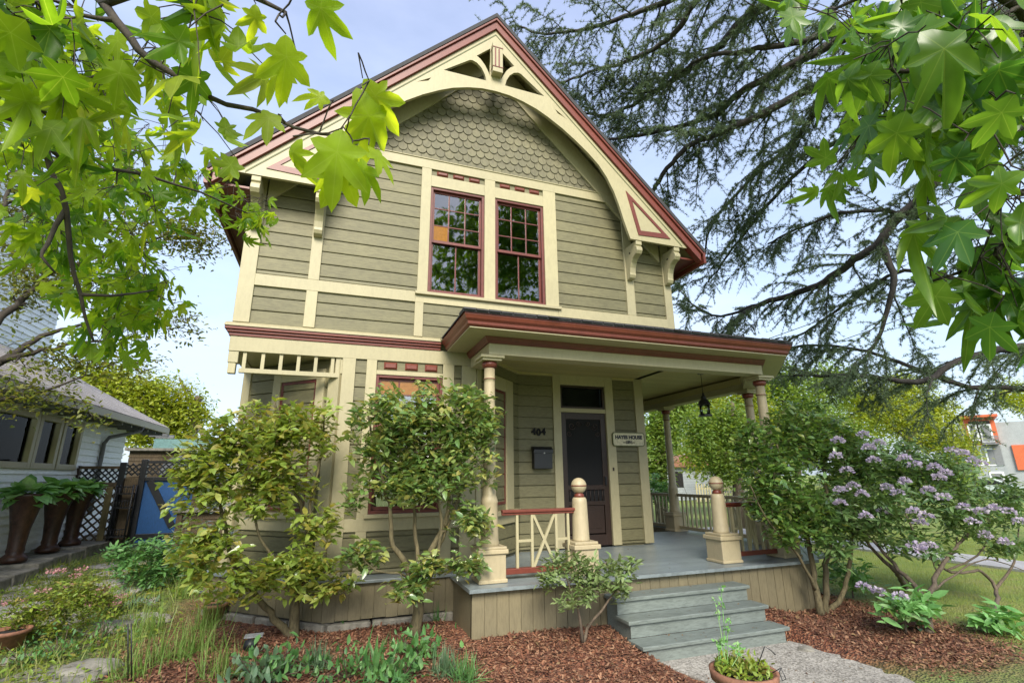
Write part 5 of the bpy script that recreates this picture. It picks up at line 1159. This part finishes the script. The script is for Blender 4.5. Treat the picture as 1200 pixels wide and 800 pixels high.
for a, b in wy:
    m = MB(); f = .09
    for q_ in ((a - f, a + .02, ZS - f, ZT + f), (b - .02, b + f, ZS - f, ZT + f), (a + .02, b - .02, ZS - f, ZS + .02), (a + .02, b - .02, ZT - .02, ZT + f)): m.wbox(WN, q_[0], q_[1], -.05, .05, q_[2], q_[3])
    w = m.build('window', 'cream', nb, .005)
    m = MB().wbox(WN, a, b, -.03, -.025, ZS, ZT); m.build('pane', 'oldglass', w)
    m = MB().wbox(WN, a, b, -.6, -.59, ZS, ZT); m.wbox(WN, a - .01, a, -.6, -.04, ZS, ZT); m.wbox(WN, b, b + .01, -.6, -.04, ZS, ZT); m.build('room_lining', 'dark', w)
    m = MB(); n = 24; vs = []
    for i in range(n + 1):
        s = a + (b - a) * i / n; zz = ZS + .28 + .05 * math.sin(i * .5); vs += [(XN - .22 + .02 * math.sin(i * 2.), s, ZS + .12), (XN - .2 + .02 * math.sin(i * 2.), s, zz)]
    m.add(vs, [(2 * i, 2 * i + 2, 2 * i + 3, 2 * i + 1) for i in range(n)], True); m.build('curtain', 'curtain', w)
E0 = (XN + .55, 3.36); sl = .62
m = MB()
c = [(E0[0], 4., E0[1]), (E0[0], 17.3, E0[1]), (XN - 1.5, 15.3, E0[1] + 2.05 * sl), (XN - 1.5, 4., E0[1] + 2.05 * sl)]
m.add(c + [(p[0], p[1], p[2] + .06) for p in c], [(0, 1, 2, 3), (4, 5, 6, 7), (0, 1, 5, 4), (1, 2, 6, 5)]); m.add([(E0[0], 17.3, E0[1] + .06), (XN - 7, 17.3, E0[1] + .06), (XN - 1.5, 15.3, E0[1] + .06 + 2.05 * sl)], [(0, 1, 2)])
for j in range(15):
    f = j / 15; x = E0[0] + .02 + (-2.05) * f; z = E0[1] + .064 + 2.05 * sl * f; yend = 17.3 - 2 * f; y = 6.
    while y < yend - .1:
        w_ = .1 + .12 * rng.random(); m.hexa([(x, y, z), (x, y + w_ - .01, z), (x - .16, y + w_ - .01, z + .10), (x - .16, y, z + .10), (x, y, z + .018), (x, y + w_ - .01, z + .018), (x - .16, y + w_ - .01, z + .112), (x - .16, y, z + .112)]); y += w_
m.build('roof', 'nroof', nb, recalc=False)
m = MB().box(E0[0] - .02, E0[0] + .05, 4, 17.3, E0[1] - .10, E0[1] + .05); m.build('fascia', 'cream', nb, .005)
m = MB().box(XN, E0[0] - .03, 4, 17.2, E0[1] - .06, E0[1] - .03)
for i in range(18): m.box(XN + .02, E0[0] - .05, 8 + i * .6, 8.08 + i * .6, E0[1] - .16, E0[1] - .061)
m.build('eave_rafters', 'dgray', nb)
m = MB(); m.tube([(E0[0] + .02, 15.2, E0[1] - .06), (E0[0] - .02, 15.2, E0[1] - .2), (XN + .1, 14.6, 2.95), (XN + .06, 14.5, 2.8), (XN + .06, 14.5, 1.2)], .045, 8); m.build('downspout', 'dgray', nb)
m = MB(); WU = ((XN - 1.9, 0), (0, 1), (1, 0)); nsid(m, WU, 9, 15.6, 4.2, 8.8); m.build('upper_wall', 'white', nb)
# ledge under the house and the three tall urns
m = MB(); y = 8.
while y < 15.2:
    L = .5 + .5 * rng.random(); m.box(-5.15, -4.28 + rng.normal() * .02, y + .01, y + L - .01, .05, float(gz(-4.3, y)) + .19 + rng.normal() * .008); y += L
tag(m.build('stone_ledge', 'stone', None, .02), 'low mossy stone ledge carrying the tall urns along the white house', 'ledge')
ux = -4.72
for (px, py, lab, hl) in ((16, 652, 'tall dark urn planter nearest the left edge on the ledge', 'hosta spilling from the tall urn nearest the left edge'), (57, 638, 'middle one of the three tall urn planters', 'hosta with the broadest leaves spilling from the middle tall urn'), (82, 634, 'tall urn planter nearest the lattice fence', 'pale edged hosta spilling from the tall urn nearest the lattice fence')):
    p = PXX(px, py, ux); z0 = float(gz(-4.3, p[1])) + .2; p = np.array([ux, p[1], z0])
    t = thing('urn_planter', lab, 'planter', p, 'tall urns with hostas on the ledge')
    m = MB().lathe(p, [(.17, 0), (.18, .05), (.15, .09), (.11, .13), (.12, .17), (.11, .22), (.13, .5), (.19, .82), (.26, .98), (.29, 1.01), (.29, 1.05), (.26, 1.05), (.22, .92)], 22); m.build('urn_body', 'urn', t)
    m = MB().lathe(p, [(.24, .97), (.05, 1.0)], 18); m.build('soil', 'dark', t)
    hp = p + np.array([0, 0, 1.0]); h = thing('hosta', hl, 'plant', hp, 'hostas in the tall urns')
    n = 85; A = rnd(n) * np.array([1, 1, .5]) + np.array([0, 0, .22]); P = hp + A * np.array([.16, .16, .1]) + np.array([0, 0, .04])
    leaves('foliage', P, A, np.array([0, 0, 1.]) + rnd(n) * .35, .19 + .15 * rng.random(n), HO, 'hosta', h)
# lattice fence, iron stand, blue gate
FY = 13.6
def lattice(mb, x0, x1, z0, z1, y, st=.13, w=.035):
    k = x0 - (z1 - z0)
    while k < x1:
        for sg_ in (1, -1):
            xa, xb = (k, k + (z1 - z0)) if sg_ > 0 else (k + (z1 - z0), k)
            za, zb = z0, z1
            # clip in x
            def at_x(x): return za + (zb - za) * (x - xa) / (xb - xa)
            lo, hi = max(min(xa, xb), x0), min(max(xa, xb), x1)
            if hi - lo < .03: continue
            mb.bar((lo, y + .006 * sg_, at_x(lo)), (hi, y + .006 * sg_, at_x(hi)), w, .010, up=(0, 1, 0))
        k += st
fx0, fx1 = PX(84, 600, FY)[0], PX(131, 600, FY)[0]; fz0 = float(gz(fx0, FY)); fzt = PX(110, 547, FY)[2]
fn = thing('lattice_fence', 'weathered wooden lattice fence panel beside the white house', 'fence', ((fx0 + fx1) / 2, FY, fz0))
m = MB(); lattice(m, fx0, fx1, fz0 + .05, fzt - .42, FY, .17); m.build('lattice', 'fencewood', fn)
m = MB(); lattice(m, fx0, fx1, fzt - .33, fzt - .04, FY, .12, .03); m.build('top_lattice', 'black', fn)
m = MB().box(fx0, fx1, FY - .04, FY + .03, fzt - .42, fzt - .33); m.box(fx0, fx1, FY - .04, FY + .03, fzt - .04, fzt + .02); m.build('rail', 'fencewood', fn, .005)
m = MB().box(fx0 - .1, fx0, FY - .05, FY + .05, fz0, fzt + .03); m.build('post', 'doorwood', fn, .005)
m = MB().box(fx1 - .16, fx1 - .04, FY - .08, FY - .042, fz0, fzt - .42); m.build('post', 'fencelight', fn, .005)
m = MB().box(fx1, fx1 + .12, FY - .06, FY + .06, fz0, fzt + .1); m.build('post', 'black', fn, .005)
gx0, gx1 = PX(156, 600, FY)[0], PX(222, 600, FY)[0]; gzt = PX(180, 562, FY)[2]
m = MB().box(fx1 + .121, gx0 - .001, FY + .02, FY + .05, fz0, gzt + .05); m.build('board', 'fencewood', fn); 
m = MB(); lattice(m, fx1 + .121, gx0 - .001, gzt + .1, gzt + .36, FY, .12, .03); m.build('top_lattice', 'black', fn)
gt = thing('garden_gate', 'blue garden gate with a dark diagonal brace beside the lattice fence', 'gate', ((gx0 + gx1) / 2, FY, fz0))
m = MB().box(gx0 + .05, gx1, FY, FY + .03, fz0 + .1, gzt); m.build('panel', 'blue', gt)
m = MB().box(gx0, gx0 + .12, FY - .05, FY + .05, fz0, gzt + .45); m.box(gx0 + .12, gx1, FY - .045, FY - .002, gzt - .02, gzt + .06); m.box(gx0 + .12, gx1, FY - .045, FY - .002, fz0 + .18, fz0 + .28); m.build('frame', 'black', gt, .005)
m = MB().bar((gx0 + .22, FY - .03, gzt - .02), (gx0 + .78, FY - .03, gzt - 1.0), .14, .035, up=(0, 1, 0)); m.build('brace', 'black', gt, .004)
m = MB(); lattice(m, gx0 + .12, gx1, gzt + .1, gzt + .36, FY, .12, .03); m.box(gx0 + .12, gx1, FY - .03, FY + .03, gzt + .36, gzt + .42); m.build('top_lattice', 'black', gt)
# wrought iron stand in front of the fence
ix0, ix1 = PX(130, 600, FY - .35)[0], PX(150, 600, FY - .35)[0]; y = FY - .3
t = thing('plant_stand', 'tall dark iron plant stand leaning by the blue gate', 'plant stand', ((ix0 + ix1) / 2, y, fz0))
for x in (ix0, ix1):
    m = MB(); m.tube([(x, y, fz0), (x, y, gzt - .1)], .022, 6); m.tube([(x, y + .2, fz0), (x, y + .2, gzt - .1)], .022, 6); m.build('leg', 'black', t)
for z in (fz0 + .25, (fz0 + gzt) / 2 + .12, gzt - .3):
    m = MB().box(ix0, ix1, y - .02, y + .22, z, z + .03)
    for i in range(7): xx = ix0 + (ix1 - ix0) * i / 6; m.tube([(xx, y - .01, z), (xx, y - .01, z + .16)], .008, 5)
    m.tube([(ix0, y - .01, z + .16), (ix1, y - .01, z + .16)], .012, 5); m.build('shelf', 'black', t)
# compost box by the gate
q_ = PX(252, 592, 12.2); g0 = float(gz(q_[0], 12.2))
t = thing('wooden_box', 'weathered wooden planter box partly hidden by the yellow camellia', 'box', (q_[0], 12.2, g0))
m = MB()
for i in range(6): m.box(q_[0] - .6, q_[0] + .6, 12.2, 12.23, g0 + .05 + i * .16, g0 + .2 + i * .16)
m.box(q_[0] - .65, q_[0] - .55, 12.15, 12.3, g0, g0 + 1.0); m.box(q_[0] + .55, q_[0] + .65, 12.15, 12.3, g0, g0 + 1.0); m.box(q_[0] - .6, q_[0] + .6, 12.24, 13.0, g0, g0 + .9); m.build('boards', 'fencewood', t, .004)
m = MB().box(q_[0] - .72, q_[0] + .72, 12.08, 13.1, g0 + 1.0, g0 + 1.05); m.build('lid', 'stone', t, .005)
# shed behind the gate
q0, q1 = PX(150, 540, 19.), PX(240, 540, 19.)
t = thing('garden_shed', 'shingled garden shed with teal trim and an arched opening behind the blue gate', 'shed', ((q0[0] + q1[0]) / 2, 19, .5))
zt = PX(180, 514, 19)[2]; zb = PX(180, 528, 19)[2]
m = MB(); siding(m, ((0, 19.), (1, 0), (0, -1)), q0[0], q1[0], .4, zb, exp=.12); m.box(q0[0], q1[0], 19.03, 21., .4, zb); m.build('wall', 'fencewood', t)
m = MB().box(q0[0] - .1, q1[0] + .2, 18.85, 21.2, zb, zb + .08); m.build('roof_edge', 'stone', t)
m = MB().box(q0[0] + .6, q1[0], 18.99, 20.8, zb + .08, zt); m.build('clerestory', 'teal', t)
ar = [(.0, zb - .75)] + [(.55 - .55 * math.cos(a), zb - .65 + .5 * math.sin(a)) for a in np.linspace(0, math.pi, 12)] + [(1.1, zb - .75)]
m = MB(); m.prism([(q0[0] + .9 + a, b) for a, b in ar], lambda p: (p[0], 18.95, p[1]), lambda p: (p[0], 19.02, p[1])); m.build('arched_opening', 'dgray', t)
# ================================================================= TREES FURTHER OFF
def tree(name, label, base, tr, limbs_, bl, ncl, per, size, mat, tm=OV, bark='bark', group=None, shell=.5):
    t = thing(name, label, 'tree', base, group)
    m = MB(); m.tube([tuple(p) for p in tr[0]], tr[1], 9); m.build('trunk', bark, t)
    C = blobs(bl, ncl, shell); grow(limbs_, C, rt=.02, rmin=.006, wob=.05, bias=.15).build('branches', bark, t, recalc=False)
    P, A, N = rosettes(C, per, .12, .1, droop=.25); P = P + rng.normal(size=P.shape) * size * 1.1
    leaves('leaves', P, A, N, size * (.6 + .7 * rng.random(len(P))), tm, mat, t); return t
def TB(px, py, y, rx, rz): return blob(px, py, y, rx, rz)
b = np.array([-7.6, 8.6, .3])
ln2 = [PX(0, 423, 8.8), PX(25, 409, 9), PX(55, 392, 9.2), PX(85, 385, 9.4)]
tree('japanese_maple', 'fine leaved maple reaching in from the left edge over the white house', b, ([b, b + [.1, 0, 1.2], b + [.3, .05, 2.2]], [.17, .14, .11]),
     [([b + [.3, .05, 2.2], PX(-60, 455, 8.7), PX(0, 423, 8.8), PX(30, 405, 9), PX(60, 390, 9.2), PX(100, 380, 9.4)], .09, .02), ([b + [.3, .05, 2.2], PX(-60, 400, 8.7), PX(5, 370, 9), PX(36, 342, 9.2), PX(60, 320, 9.3), PX(120, 300, 9.4), PX(200, 275, 9.6)], .08, .015), ([PX(0, 423, 8.8), PX(40, 412, 8.8), PX(90, 402, 8.9), PX(140, 398, 9)], .05, .012), ([PX(-40, 470, 8.6), PX(20, 465, 8.6), PX(60, 455, 8.6), PX(100, 440, 8.7)], .04, .01), ([PX(-60, 400, 8.7), PX(-20, 300, 9), PX(20, 200, 9.4)], .07, .02)],
     [TB(25, 330, 9.2, 45, 40), TB(20, 240, 9.5, 40, 60), TB(90, 330, 9.4, 60, 40), TB(175, 375, 9.3, 62, 24), TB(190, 270, 9.6, 75, 30), TB(230, 275, 9.6, 35, 18), TB(20, 460, 8.6, 45, 18), TB(85, 470, 8.6, 30, 12), TB(115, 490, 8.5, 22, 8), TB(60, 420, 8.9, 70, 16), TB(130, 425, 9, 60, 14), TB(80, 200, 9.6, 70, 60)], 900, 12, .08, 'maple', bark='darkbark')
b = PG(170, 640); b = np.array([-5.2, 22, .1]); 
tree('lime_tree', 'bright yellow green tree behind the white house and the shed', b, ([b, b + [.1, 0, 2.5], b + [.1, .1, 5]], [.25, .2, .12]), [([b + [.1, 0, 2.5], PX(175, 470, 22)], .12, .03), ([b + [.1, 0, 2.3], PX(215, 500, 22)], .1, .03), ([b + [.1, 0, 2.8], PX(130, 450, 22)], .1, .03)],
     [TB(165, 470, 22, 60, 34), TB(120, 450, 22, 40, 26), TB(205, 490, 22, 40, 32), TB(215, 545, 21.5, 34, 34), TB(240, 575, 21, 30, 30), TB(170, 505, 22, 40, 20)], 1500, 14, .17, 'lime')
b = np.array([-5., 34, 0])
tree('conifer', 'small dark conifer top showing above the yellow green tree', b, ([b, PX(210, 442, 34)], [.3, .05]), [([b + [0, 0, 3], PX(210, 445, 34)], .1, .03)], [TB(210, 465, 34, 22, 20), TB(210, 452, 34, 10, 12), TB(100, 410, 34, 14, 34), TB(95, 450, 34, 20, 20)], 130, 14, .3, 'darkgreen', BL)
# behind the porch and across the lawn
def bgt(name, lab, px, py0, y, bl, ncl, size, mat, group=None, per=14, trunkx=None):
    ncl = int(ncl * 2.6); size *= 1.15
    b = PX(px, 555, y); b[2] = float(gz(b[0], b[1])); tops = PX(px, py0, y)
    return tree(name, lab, b, ([b, (b + tops) / 2 + [.1, 0, 0], tops], [.22, .17, .06]), [([(b + tops) / 2 + [.1, 0, 0], PX(q[0], q[1], y)], .1, .03) for q in bl], [TB(q[0], q[1], y, q[2], q[3]) for q in bl], ncl, per, size, mat, group=group)
bgt('garden_tree', 'green leafy tree seen between the house corner and the rear porch column', 772, 480, 18, [(775, 505, 26, 34), (790, 470, 30, 30), (770, 550, 16, 20)], 220, .17, 'tree')
bgt('garden_tree', 'tree with a dark leaning trunk seen beyond the porch lantern', 838, 470, 20, [(830, 480, 34, 30), (855, 520, 34, 30), (820, 530, 26, 26), (870, 470, 34, 30), (890, 500, 30, 40)], 360, .18, 'lime')
bgt('garden_tree', 'green leafy tree filling the gap under the porch beam', 858, 470, 15, [(855, 500, 34, 30), (875, 530, 30, 30), (845, 545, 26, 22), (820, 510, 22, 30)], 260, .14, 'tree')
bgt('garden_tree', 'mid green tree behind the tall dark shrub', 930, 440, 24, [(930, 470, 50, 40), (970, 450, 36, 30), (905, 440, 36, 36), (940, 520, 40, 30)], 360, .22, 'tree')
bgt('garden_tree', 'bright yellow green tree behind the lilac rhododendron', 1060, 450, 24, [(1040, 480, 46, 30), (1080, 500, 50, 34), (1110, 520, 40, 24), (1010, 470, 34, 28), (1060, 455, 40, 18), (1095, 480, 34, 18), (1132, 535, 26, 22)], 560, .2, 'lime')
bgt('garden_tree', 'dark green tree low behind the lilac rhododendron', 1120, 540, 18, [(1110, 560, 40, 22), (1060, 560, 50, 24), (1010, 560, 40, 24)], 260, .16, 'tree')
bgt('garden_tree', 'pale tree behind the orange and grey apartment block', 1200, 430, 95, [(1190, 465, 36, 20), (1240, 470, 36, 30)], 160, .9, 'lime')
bgt('garden_tree', 'plum leaved tree in front of the apartment block', 1175, 535, 62, [(1172, 545, 16, 8), (1195, 540, 12, 10)], 90, .45, 'purple')
bgt('garden_tree', 'hazy green street tree left of the apartment block', 1000, 470, 60, [(960, 500, 50, 34), (1010, 500, 50, 40), (900, 510, 50, 40), (850, 520, 50, 34), (780, 520, 40, 36), (730, 520, 40, 36)], 420, .6, 'tree')
# ferny green shrub and white house beyond the porch rail
bush('garden_shrub', 'bright green bush just behind the porch rail beside the house corner', 'shrub', 778, 600, [(778, 578, 18, 16), (765, 570, 12, 20)], 110, 8, .14, 'lush', y=14.5)
q = PX(805, 560, 34); t = thing('white_house', 'small white house with a red roof far behind the porch rail', 'house', (q[0], 34, 0))
zt = PX(805, 547, 34)[2]; m = MB(); siding(m, ((0, 34.), (1, 0), (0, -1)), q[0] - 2.2, q[0] + 2.4, 0, zt, exp=.2); m.box(q[0] - 2.2, q[0] + 2.4, 34.05, 40, 0, zt); m.build('wall', 'gray', t)
m = MB(); m.prism([(-2.6, zt), (2.8, zt), (.1, zt + 1.0)], lambda p: (q[0] + p[0], 33.6, p[1]), lambda p: (q[0] + p[0], 40.4, p[1])); m.build('roof', 'terracotta', t)
m = MB().box(q[0] - 1.2, q[0] - .4, 33.97, 34.02, 1.0, 2.2); m.build('window', 'dark', t)
q = PX(880, 570, 30); t = thing('picket_fence', 'pale picket fence far behind the right newel post', 'fence', (q[0], 30, 0)); m = MB()
for i in range(44): x = q[0] - 5 + i * .24; m.prism([(x, .1), (x + .12, .1), (x + .12, 1.25), (x + .06, 1.36), (x, 1.25)], lambda p: (p[0], 30, p[1]), lambda p: (p[0], 30.03, p[1]))
m.build('pickets', 'cream', t); m = MB().box(q[0] - 5, q[0] + 5.6, 30.035, 30.09, .35, .45); m.box(q[0] - 5, q[0] + 5.6, 30.035, 30.09, .95, 1.05); m.build('rail', 'cream', t)
# hedges, car, apartments
for i, (px, py, y, rx, rz, lb) in enumerate(((1165, 578, 27, 50, 7, 'clipped yellow green hedge across the lawn nearer the rhododendron'), (1190, 572, 32, 50, 6, 'clipped hedge further back by the street'))):
    b = PX(px, 585, y); b[2] = 0.; t = thing('hedge', lb, 'hedge', b); cpt = blobs([blob(px, py, y, rx, rz), blob(px + 70, py, y - 6, rx, rz)], 500, .5); cpt[:, 2] = np.maximum(cpt[:, 2], .05)
    P, A, N = rosettes(cpt, 8, .1, .2); leaves('foliage', P, A, N, .16 + .1 * rng.random(len(P)), OV, 'hedge', t)
    m = MB()
    for k in range(30): c = cpt[rng.integers(0, len(cpt))]; m.tube([(c[0], c[1], 0), tuple(c)], .02, 4, False)
    m.build('stems', 'bark', t, recalc=False)
cp = PX(1150, 566, 27.5); cp = np.array([54., 27.2, .04])
r_ = _n(ray(1152, 566)); cp = np.array([r_[0], r_[1], 0]) / np.hypot(r_[0], r_[1]) * 52; cp[2] = .04
t = thing('parked_car', 'pale parked car at the kerb in front of the apartment block', 'car', cp)
cu_ = np.array([.45, -.89]); cn_ = np.array([-.89, -.45]); CWf = (tuple(cp[:2]), tuple(cu_), tuple(cn_))
M['carpaint'] = plain('pale_car_paint', (.42, .50, .50), .25)
body = [(-2.1, .35), (-2.15, .75), (-1.9, .85), (-1.3, .92), (-.7, 1.40), (.7, 1.42), (1.4, 1.0), (2.1, .9), (2.15, .5), (2.1, .35)]
f_ = lambda o: (lambda p: (cp[0] + cu_[0] * p[0] + cn_[0] * o, cp[1] + cu_[1] * p[0] + cn_[1] * o, p[1] + .04))
m = MB(); m.prism(body, f_(-.85), f_(.85)); m.build('body', 'carpaint', t, .05)
m = MB(); m.prism([(-1.1, .95), (-.62, 1.33), (.62, 1.35), (1.2, 1.0)], f_(.851), f_(.86)); m.build('side_window', 'black', t)
for s in (-1.3, 1.3):
    m = MB(); c = f_(.8)((s, .33)); c2 = f_(.9)((s, .33)); m.tube([c, c2], .33, 16); w = m.build('wheel', 'black', t)
r_ = _n(ray(1150, 560)); ap = np.array([r_[0], r_[1]]) / np.hypot(r_[0], r_[1]) * 74
au = np.array([.50, -.866]); an = np.array([-.866, -.50]); WA = (tuple(ap), tuple(au), tuple(an))
t = thing('apartment_building', 'modern apartment block with orange and grey panels far across the street', 'building', (ap[0], ap[1], 0))
def asv(px, py=540):                                    # position along its front seen at a photo column
    r = ray(px, py); Mx = np.array([[r[0], -au[0]], [r[1], -au[1]]]); return float(np.linalg.solve(Mx, ap)[1])
s0, s1, s2, s3 = asv(1122), asv(1141), asv(1177), asv(1215); HZ = 7.3
m = MB().wbox(WA, s0, s1 - .01, -10, .0, 0, HZ - .8); m.wbox(WA, s1, s2, -10, .8, 0, 4.7); m.wbox(WA, s2 + .01, s3 + 12, -10, .3, 0, HZ - .3); m.build('wall', 'gray', t)
m = MB().wbox(WA, s1, s2, -10, .8, 4.71, HZ + .25); m.wbox(WA, s2 + .8, s3, .301, .5, 2.1, 4.6); m.build('orange_panel', 'orange', t)
m = MB().wbox(WA, s1 - .2, s2 + .3, -10.2, 1.6, HZ + .25, HZ + .5); m.build('roof_canopy', 'orange', t)
m = MB().wbox(WA, s1 + .3, s1 + 2.0, .801, .85, 4.8, HZ - .1); m.build('recess_panel', 'doorwood', t)
L = s2 - s1
for (a, b_, c, d, o) in ((s1 + L * .12, s1 + L * .32, 5.3, 6.8, .86), (s1 + L * .5, s1 + L * .78, 5.1, 6.7, .81), (s1 + L * .5, s1 + L * .85, 2.7, 4.2, .81), (s1 + L * .1, s1 + L * .25, 2.7, 4.2, .81), (s1 + L * .45, s1 + L * .8, .6, 1.8, .81), (s0 + (s1 - s0) * .3, s0 + (s1 - s0) * .7, 4.3, 5.9, .01), (s2 + 2.4, s2 + 4, 5.1, 6.3, .31)):
    m = MB().wbox(WA, a - .15, b_ + .15, o, o + .05, c - .15, d + .15); w = m.build('window', 'white', t)
    m = MB().wbox(WA, a, b_, o + .051, o + .07, c, d); m.build('pane', 'dgray', w)
m = MB().wbox(WA, s1 + L * .42, s1 + L * .95, .81, 1.9, 4.7, 4.8)
for i in range(14): s_ = s1 + L * .42 + L * .53 * i / 13; m.wbox(WA, s_ - .03, s_ + .03, 1.83, 1.9, 4.8, 5.5)
m.wbox(WA, s1 + L * .42, s1 + L * .95, 1.83, 1.9, 5.5, 5.57); m.build('balcony', 'dgray', t)
m = MB().wbox(WA, s2 - .7, s2 - .1, .801, .9, 2.6, 4.6); m.build('dark_panel', 'dgray', t)
# wires
for (p, q, lb) in (((700, 462, 26), (1330, 228, 26), 'upper overhead wire crossing the cedar branches'), ((800, 458, 27), (1330, 262, 27), 'lower overhead wire crossing the cedar branches')):
    a, b = PD(*p), PD(*q); m = MB().tube([a + (b - a) * i / 12 - np.array([0, 0, .35 * math.sin(math.pi * i / 12)]) for i in range(13)], .016, 5); tag(m.build('utility_wire', 'black'), lb, 'wire')
# ================================================================= LIGHT, SKY, CAMERA
SUN_EL, SUN_AZ = 40., 193.                              # azimuth clockwise from +Y
w = bpy.data.worlds.new('World'); S.world = w; w.use_nodes = True; nt = w.node_tree
bg = nt.nodes['Background']; sky = nt.nodes.new('ShaderNodeTexSky'); sky.sky_type = 'NISHITA'; sky.sun_disc = False
sky.sun_elevation = R(SUN_EL); sky.sun_rotation = R(SUN_AZ); sky.air_density = 1.; sky.dust_density = 2.5; sky.ozone_density = 1.2
tc = nt.nodes.new('ShaderNodeTexCoord'); mp = nt.nodes.new('ShaderNodeMapping'); mp.inputs['Scale'].default_value = (1, 1, 2.6); mp.inputs['Location'].default_value = (.35, .2, .1)
nz = nt.nodes.new('ShaderNodeTexNoise'); nz.inputs['Scale'].default_value = 2.3; nz.inputs['Detail'].default_value = 7; nz.inputs['Roughness'].default_value = .55
nt.links.new(tc.outputs['Generated'], mp.inputs[0]); nt.links.new(mp.outputs[0], nz.inputs['Vector'])
cr = ramp(nt, [(.30, (.45,) * 3), (.50, (.72,) * 3), (.66, (.97,) * 3)]); nt.links.new(nz.outputs['Fac'], cr.inputs[0])
sepx = nt.nodes.new('ShaderNodeSeparateXYZ'); nt.links.new(tc.outputs['Generated'], sepx.inputs[0])
cz = ramp(nt, [(0, (3.4, 4.0, 4.8)), (.35, (3.2, 3.9, 5.0)), (.75, (2.35, 2.75, 4.0))]); nt.links.new(sepx.outputs['Z'], cz.inputs[0])
nt.links.new(mixc(nt, cr.outputs[0], sky.outputs[0], cz.outputs[0]), bg.inputs[0]); bg.inputs[1].default_value = .115
sl_ = bpy.data.lights.new('sun', 'SUN'); sl_.energy = 2.6; sl_.angle = R(27); sl_.color = (1, .935, .82)
so = bpy.data.objects.new('sun', sl_); COL.objects.link(so)
az = R(SUN_AZ); el = R(SUN_EL); sd = Vector((math.sin(az) * math.cos(el), math.cos(az) * math.cos(el), math.sin(el)))
so.rotation_euler = sd.to_track_quat('Z', 'Y').to_euler()
cd = bpy.data.cameras.new('camera'); cam = bpy.data.objects.new('camera', cd); COL.objects.link(cam)
cd.sensor_width = 36; cd.lens = FPX / 1200 * 36; cd.clip_start = .05; cd.clip_end = 3000
mt = Matrix.Identity(4)
for i in range(3): mt[i][0] = RW[i, 0]; mt[i][1] = -RW[i, 1]; mt[i][2] = -RW[i, 2]
mt[0][3], mt[1][3], mt[2][3] = 0, 0, EYE
cam.matrix_world = mt; S.camera = cam
vs_ = S.view_settings; vs_.view_transform = 'Standard'; vs_.look = 'None'; vs_.exposure = 1.32; vs_.gamma = 1; vs_.use_curve_mapping = False
S.cycles.max_bounces = 8; S.cycles.transparent_max_bounces = 12; S.cycles.transmission_bounces = 6; S.cycles.diffuse_bounces = 4
